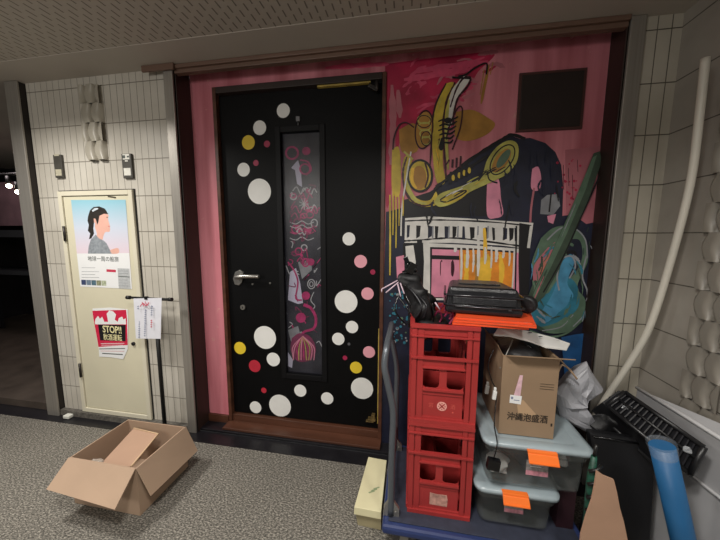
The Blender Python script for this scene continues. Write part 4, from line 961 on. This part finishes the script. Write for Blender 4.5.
# ------------------------------------------------------------------ clear storage boxes
def clear_mat(name, hx, a, r=.25):
    return mat(name, hx, r, alpha=a, var=.12, vscale=7, spec=.6)
m_clr = clear_mat('clear_tub', '#8d9290', .2); m_lid = clear_mat('clear_lid', '#a8b6bc', .72, .25)
m_lat = mat('latch_orange', '#f0762e', .35, var=.05)
def tub(name, x0, x1, y0, y1, z0, z1, label, top_out=.013, group='clear storage boxes on the cart'):
    t = thing(name, ((x0 + x1) / 2, (y0 + y1) / 2, z0), label, 'storage box', group)
    zl = z1 - .017; mb = MB().use(m_clr)
    def loop(z, g, r=.03):
        pts = []
        for (cx, cy, a0) in ((x1 - r - g, y0 + r + g, -PI / 2), (x1 - r - g, y1 - r - g, 0), (x0 + r + g, y1 - r - g, PI / 2), (x0 + r + g, y0 + r + g, PI)):
            for i in range(5): a = a0 + PI / 2 * i / 4; pts.append(Vector((cx + r * math.cos(a), cy + r * math.sin(a), z)))
        return pts
    gs = [(z0 + .012, top_out + .012), (z0 + .018, top_out + .004), (zl - .03, .008 + .003), (zl - .028, .004), (zl, .004)]
    rings = [[mb.bm.verts.new(q) for q in loop(z, g)] for z, g in gs]
    n = len(rings[0])
    for A_, B_ in zip(rings, rings[1:]):
        for i in range(n):
            f = mb.bm.faces.new([A_[i], A_[(i + 1) % n], B_[(i + 1) % n], B_[i]]); f.smooth = True
    mb.bm.faces.new(rings[0][::-1])
    mb.build('tub', parent=t, solid=.003)
    for fx in (x0 + .07, x1 - .07):
        for fy in (y0 + .07, y1 - .07): MB().use(m_clr).box((fx, fy, z0 + .006), (.05, .05, .011)).build('foot', parent=t)
    mb = MB().use(m_lid)
    L1 = loop(zl + .001, -.008, .035); L2 = loop(z1 - .003, -.008, .035); L3 = loop(z1, .004, .035); L4 = loop(z1 - .001, .03, .03); L5 = loop(z1 - .005, .036, .03)
    rs = [[mb.bm.verts.new(q) for q in L] for L in (L1, L2, L3, L4, L5)]
    for A_, B_ in zip(rs, rs[1:]):
        for i in range(n):
            f = mb.bm.faces.new([A_[i], A_[(i + 1) % n], B_[(i + 1) % n], B_[i]]); f.smooth = True
    mb.bm.faces.new(rs[-1]); mb.build('lid', parent=t, solid=.003)
    return t
def latch(t, xc, y, zt, w=.10, h=.03):
    l = MB().use(m_lat); l.hull8([(xc - w / 2, y - .012, zt), (xc + w / 2, y - .012, zt), (xc + w / 2, y + .008, zt), (xc - w / 2, y + .008, zt)], [(xc - w / 2, y - .010, zt + .008), (xc + w / 2, y - .010, zt + .008), (xc + w / 2, y + .008, zt + .008), (xc - w / 2, y + .008, zt + .008)])
    l.hull8([(xc - w / 2, y - .030, zt - h), (xc + w / 2 + .002, y - .030, zt - h), (xc + w / 2 + .002, y - .024, zt - h), (xc - w / 2, y - .024, zt - h)], [(xc - w / 2, y - .014, zt), (xc + w / 2, y - .014, zt), (xc + w / 2, y - .006, zt), (xc - w / 2, y - .006, zt)])
    l.box((xc, y - .028, zt - h + .004), (w, .006, .006)); l.build('latch', parent=t, bevel=.0015)
lo = tub('storage_box', .285, .575, -.515, -.17, .1685, .345, 'lower clear storage box with orange latch, standing on the cart deck')
latch(lo, .417, -.52, .34, .092, .028)
up_ = tub('storage_box', .305, .672, -.515, -.165, .3455, .5425, 'upper clear storage box with orange latch, under the printed carton')
latch(up_, .495, -.525, .528, .1, .03)
def sticker(t, xc, y, z0, z1, w):
    mb = MB().use(mat('grey_label', '#8f8a88', .5, var=.4, vscale=90)).box((xc, y, (z0 + z1) / 2), (w, .001, z1 - z0)); mb.use(mat('label_pink_strip', '#c98a98', .5, var=.3, vscale=90)).box((xc, y - .001, z0 + (z1 - z0) * .17), (w, .001, (z1 - z0) * .3))
    for k in range(3): mb.use(PW).box((xc - w * .1 * k + .01, y - .001, z1 - .008 - .008 * k), (w * .5, .0006, .002))
    mb.build('paper_label', parent=t)
sticker(up_, .488, -.5175, .425, .486, .076); sticker(lo, .420, -.513, .252, .304, .068)
# contents seen through the walls
mb = MB().use(mat('white_bag_film', '#d5d4d0', .4, bump=.8, bscale=30)); lump(mb, (.372, -.445, .405), (.04, .035, .04), .02, 34); tag(mb.build('white_plastic_bundle'), 'whitish plastic bundle inside the left end of the upper storage box', 'bundle')
mb = MB().use(mat('dark_contents', '#3b3f45', .6, var=.4, vscale=12)); lump(mb, (.51, -.35, .42), (.10, .12, .045), .02, 12); tag(mb.build('dark_cloth_pile'), 'dark folded cloth inside the upper storage box', 'cloth')
mb = MB().use(mat('white_bag_film')); lump(mb, (.615, -.42, .44), (.018, .03, .028), .014, 22); tag(mb.build('white_paper_scrap'), 'small white scrap inside the right end of the upper storage box', 'scrap')
mb = MB().use(mat('dark_contents2', '#35373c', .6, var=.4, vscale=12)); lump(mb, (.43, -.35, .25), (.10, .11, .035), .018, 12); tag(mb.build('dark_cloth_pile'), 'dark cloth inside the lower storage box', 'cloth')
# adaptor and cable
ad = thing('power_adaptor', (.328, -.545, .47), 'black power adaptor on a thin cable dangling over the storage box corner', 'adaptor')
mb = MB().use(m_gb).box((.325, -.548, .475), (.045, .022, .042), rot=(0, .12, 0)); mb.build('adaptor_block', parent=ad, bevel=.003)
mb = MB().use(m_gb).tube(smooth_path([(.325, -.548, .496), (.333, -.55, .56), (.325, -.53, .62), (.335, -.50, .68), (.338, -.485, .73), (.325, -.47, .76), (.31, -.46, .82), (.33, -.45, .88)]), .0022, 6); mb.build('cable', parent=ad)
for x, z, c in ((.303, .735, '#6e6a66'), (.331, .715, '#d8d8d6')):
    MB().use(mat('plug_' + c[1:], c, .4)).box((x, -.49, z), (.013, .012, .034), rot=(0, .1, 0)).box((x + .001, -.49, z + .024), (.009, .008, .014)).build('plug', parent=ad, bevel=.002)

# ------------------------------------------------------------------ clutter right of the cart
# translucent plastic bag
mb = MB().use(mat('bag_film', '#a9aab0', .35, alpha=.88, var=.12, vscale=8))
sil = [(586, 361), (592, 372), (602, 387), (590, 399), (580, 404), (591, 418), (600, 431), (588, 433), (572, 424), (560, 416), (556, 404), (554, 392), (563, 383), (572, 372)]
P3 = [at(x, y, -.30) for x, y in sil]; cen = sum(P3, Vector()) / len(P3)
N = 9; rings = []
for k in range(N + 1):
    t = k / N; ring_ = []
    for i, q in enumerate(P3):
        v = cen.lerp(q, math.sin(t * PI / 2)); v = v + Vector((0, -.05 * math.cos(t * PI / 2), 0)) + noise.noise_vector(v * 22) * .018 * (1 - t * .8); v.y += abs(math.sin(i * 2.1 + t * 3)) * .025 * (1 - t)
        ring_.append(v)
    rings.append(ring_)
V0 = [[mb.bm.verts.new(v) for v in r_] for r_ in rings[1:]]; c0 = mb.bm.verts.new(rings[0][0]); n = len(P3)
for i in range(n): mb.bm.faces.new([c0, V0[0][i], V0[0][(i + 1) % n]])
for A_, B_ in zip(V0, V0[1:]):
    for i in range(n): mb.bm.faces.new([A_[i], B_[i], B_[(i + 1) % n], A_[(i + 1) % n]])
back = [mb.bm.verts.new(q.lerp(cen, .3) + Vector((0, .07, 0))) for q in P3]
for i in range(n): mb.bm.faces.new([V0[-1][i], back[i], back[(i + 1) % n], V0[-1][(i + 1) % n]])
mb.bm.faces.new(back)
tag(mb.build('plastic_bag'), 'crumpled grey translucent plastic bag behind the storage boxes', 'plastic bag')
mb = MB().use(mat('tan_rod', '#a58a70', .5)); mb.tube(smooth_path([at(558, 372, -.36), at(562, 365, -.36), at(569, 369, -.36), at(577, 379, -.36)]), .004, 8)
tag(mb.build('tan_cord'), 'short tan cord loop beside the printed carton top', 'cord')
# white pipe
mb = MB().use(mat('white_conduit', '#d6d1c4', .4, var=.05, vscale=5))
mb.tube(smooth_path([at(705.5, 58, -.26), at(700, 110, -.25), at(690, 185, -.22), at(669, 267, -.18), at(650, 326, -.14), at(632, 359, -.11), at(606, 398, -.07)] + [Vector((.93, -.06, .40))]), .0135, 12)
tag(mb.build('white_hose'), 'long curved white plastic hose leaning in the tiled corner', 'hose')
# wrapped grey boards by the side wall
m_wr = mat('wrapped_foam', '#a9a9ab', .35, var=.08, vscale=5, bump=.4, bscale=14); m_wr2 = mat('wrapped_foam_edge', '#c9c9ca', .3)
wb = thing('wrapped_board', (1.08, -.5, 0), 'large grey plastic-wrapped board leaning upright on the right side wall', 'board')
e0 = Vector((1.015, -.185, .645)); e1 = Vector((1.015, -.95, .675)); f0 = Vector((1.115, -.175, .60)); f1 = Vector((1.115, -.95, .76))
MB().use(m_wr).hull8([(1.0, -.185, .003), (1.0, -.95, .003), (1.115, -.95, .003), (1.115, -.175, .003)], [e0, e1, f1, f0]).build('board_body', parent=wb, bevel=.006)
mb = MB().use(m_wr2).tube([e0 + Vector((0, 0, .003)), e0.lerp(e1, .3) + Vector((0, 0, .006)), e1 + Vector((0, 0, .003))], .007, 8); mb.build('bright_edge', parent=wb)
k0, k1, k2 = Vector((1.004, -.45, .475)), Vector((1.006, -.6, .483)), Vector((1.008, -.95, .49))
MB().use(m_wr2).tube([k0, k1, k2], .006, 8).build('pale_edge_tube', parent=wb)  # added pale tube, stands in for a lower package's bright edge
# black ribbed tray
m_tr = mat('tray_black', '#18181a', .35, var=.2, vscale=20)
A0, A1, B0, B1 = at(625, 392, -.36), at(704, 447, -.56), at(607, 405, -.37), at(690, 474, -.56)
dv = Vector((.0, .08, -.07))
tr = thing('ribbed_tray', (A0 + A1) / 2, 'black ribbed plastic tray tilted against the wrapped board', 'tray')
mb = MB().use(m_tr)
mb.tube([A0, A1], .008, 8); mb.tube([B0, B1], .008, 8); mb.tube([A0, B0], .009, 8); mb.tube([A1, B1], .009, 8); mb.tube([A0.lerp(B0, .45), A1.lerp(B1, .45)], .005, 8); mb.tube([A0 + dv, A1 + dv], .008, 8); mb.tube([B0 + dv, B1 + dv], .008, 8)
mb.build('rim', parent=tr)
mb = MB().use(m_tr); back_ = Vector((.0, .03, -.01)); mb.prism([A0 + back_, A1 + back_, B1 + back_, B0 + back_], dv * .1); mb.prism([B0 + back_, B1 + back_, B1 + dv, B0 + dv], (0, 0, .003)); mb.build('tray_base', parent=tr)
mb = MB().use(mat('tray_rib', '#242427', .3))
for k in range(16):
    t = (k + .5) / 16; a = A0.lerp(A1, t); b2 = B0.lerp(B1, t); mb.prism([a, a + (A1 - A0).normalized() * .004, b2 + (A1 - A0).normalized() * .004, b2], back_)
o = mb.build('ribs', parent=tr); o['kind'] = 'stuff'
mb = MB().use(mat('clear_gloss_wrap', '#cfd2d6', .12, alpha=.3, bump=.8, bscale=50)); lump(mb, at(628, 408, -.39), (.022, .005, .006), .012, 80); lump(mb, at(688, 450, -.575), (.01, .005, .012), .01, 80)
tag(mb.build('clear_film_scrap'), 'glossy clear film scraps stuck on the black ribbed tray', 'film')
# black bag behind
mb = MB().use(m_bf); lump(mb, at(606, 424, -.33), (.055, .03, .05), .045, 18); lump(mb, at(630, 432, -.34), (.09, .03, .045), .045, 16)
tag(mb.build('black_fabric_bag'), 'slumped black fabric bag between the ribbed tray and the portfolio case', 'bag')
# portfolio case
YP = -.42
pf = thing('portfolio_case', (.86, YP, 0), 'large flat black portfolio case standing on the floor right of the cart', 'portfolio case')
q1, q2 = at(590, 433, YP), at(651, 442, YP); q3, q4 = at(684, 560, YP), at(588, 560, YP)
def ext(a, b, z): t = (z - a.z) / (b.z - a.z); return a.lerp(b, t)
lo1 = Vector((.71, YP, .003)); lo2 = Vector((.97, YP, .003))
def flat(mb, pts, th): return mb.prism(pts, (0, th, 0))
flat(MB().use(mat('portfolio_black', '#111114', .5, var=.3, vscale=8)), [q1, q2, at(656, 455, YP), lo2, lo1, at(596, 480, YP)], .035).build('case_body', parent=pf, bevel=.008)
mb = MB().use(m_gb); mb.tube([q1 + Vector((.01, -.002, -.012)), q2 + Vector((-.008, -.002, -.012))], .004, 6); mb.build('seam', parent=pf)
# blue roll
r0 = at(662, 446, -.60); r1 = Vector((.90, -.635, .045))
rl = thing('foam_roll', r1, 'blue foam mat roll in clear wrap leaning beside the black portfolio', 'roll')
d_ = (r0 - r1)
bm_ = mat('roll_blue', '#215a88', .4, var=.1, vscale=6)
r1 = Vector((r0.x + .168, r0.y - .02, .045))
MB().use(bm_).tube([r1, r1.lerp(r0, .5), r0], .032, 28).build('roll_body', parent=rl)
MB().use(mat('roll_wrap', '#dfe6ee', .08, alpha=.14, bump=.7, bscale=30)).tube([r0.lerp(r1, .05), r0 + (r0 - r1).normalized() * .012], [.0335, .037], 28, caps=False).build('plastic_sleeve', parent=rl)
# torn cardboard
YC = -.64
f_ = [at(597, 471, YC), at(604, 476, YC), at(614, 480, YC), at(617, 492, YC), at(620, 508, YC), at(624, 522, YC), Vector((.80, YC, .003)), Vector((.60, YC, .003)), at(581, 535, YC), at(586, 517, YC), at(592, 500, YC), at(595, 485, YC)]
f_[6] = at(640, 600, YC); f_[7] = at(575, 600, YC)
YS_ = [v for v in f_]
mb = MB().use(mat('cardboard_torn', '#ad8a72', .8, var=.08, vscale=8)); mb.prism([v for v in f_], (0, .006, 0))
tag(mb.build('torn_cardboard'), 'torn brown cardboard piece standing before the black portfolio case', 'cardboard')
# green patterned umbrella
YG_ = -.46
gu = thing('folded_umbrella', (.6, -.605, 0), 'green and black patterned folded umbrella between storage boxes and portfolio', 'umbrella')
gm = mat('umbrella_green', '#101513', .5, var=.8, vscale=38, hx2='#1a5a46')
a = at(594, 456, -.605); b2 = at(588, 520, -.605)
MB().use(gm).tube([a, a.lerp(b2, .4), b2, Vector((b2.x - .01, b2.y, .05))], [.008, .015, .014, .006], 12).build('canopy', parent=gu)
MB().use(m_bp).cyl(a, a + Vector((.004, 0, .04)), .005, 8).build('shaft', parent=gu)
mb = MB().use(m_bp)
for k in range(5):
    c_ = a.lerp(b2, .15 + .2 * k); mb.tube([c_ + Vector((-.018, -.012, -.012)), c_ + Vector((0, -.019, 0)), c_ + Vector((.018, -.010, .012))], .006, 6)
mb.build('black_stripes', parent=gu)
a = at(586, 458, -.54); b2 = at(581, 512, -.54)
# maroon box behind the storage boxes
mb = MB().use(mat('maroon_box', '#2c141c', .5)).box2((.60, -.46, .1685), (.66, -.2, .335)); tag(mb.build('maroon_case'), 'narrow dark maroon case on the cart right of the lower storage box', 'case')

# ================================================================== LIGHT
def area(name, loc, size, power, col, rot=(0, 0, 0), spread=None):
    l = bpy.data.lights.new(name, 'AREA'); l.shape = 'RECTANGLE'; l.size, l.size_y = size; l.energy = power; l.color = col
    if spread: l.spread = spread
    o = bpy.data.objects.new(name, l); COL.objects.link(o); o.location = loc; o.rotation_euler = rot; return o
SP = math.radians(150)
area('ceiling_lamp_left', (-2.1, -.85, CEIL - .03), (.25, .25), 22, (1, .96, .9), spread=SP)
area('ceiling_lamp_middle', (-.3, -1.5, CEIL - .03), (.25, .25), 24, (1, .96, .9), spread=SP)
area('ceiling_lamp_right', (.7, -1.7, CEIL - .03), (.2, .2), 9, (1, .96, .9), spread=SP)
area('corridor_light', (-1.5, -3.6, 2.1), (2.0, .5), 14, (1, .96, .9), rot=(math.radians(35), 0, 0))
pl = bpy.data.lights.new('ceiling_fill', 'POINT'); pl.energy = 30; pl.shadow_soft_size = .3; pl.color = (1, .96, .9)  # added unseen fill light that lifts the ceiling
po_ = bpy.data.objects.new('ceiling_fill', pl); COL.objects.link(po_); po_.location = (-1.7, -3.0, 1.85)
area('shop_light', (-4.2, .6, 2.2), (.4, .4), 5, (1, .85, .85))
w = bpy.data.worlds.new('world'); S.world = w; w.use_nodes = True
w.node_tree.nodes['Background'].inputs['Color'].default_value = (.9, .88, .86, 1); w.node_tree.nodes['Background'].inputs['Strength'].default_value = .14
S.view_settings.view_transform = 'Standard'; S.view_settings.look = 'None'; S.view_settings.gamma = 1; S.view_settings.exposure = 0.22
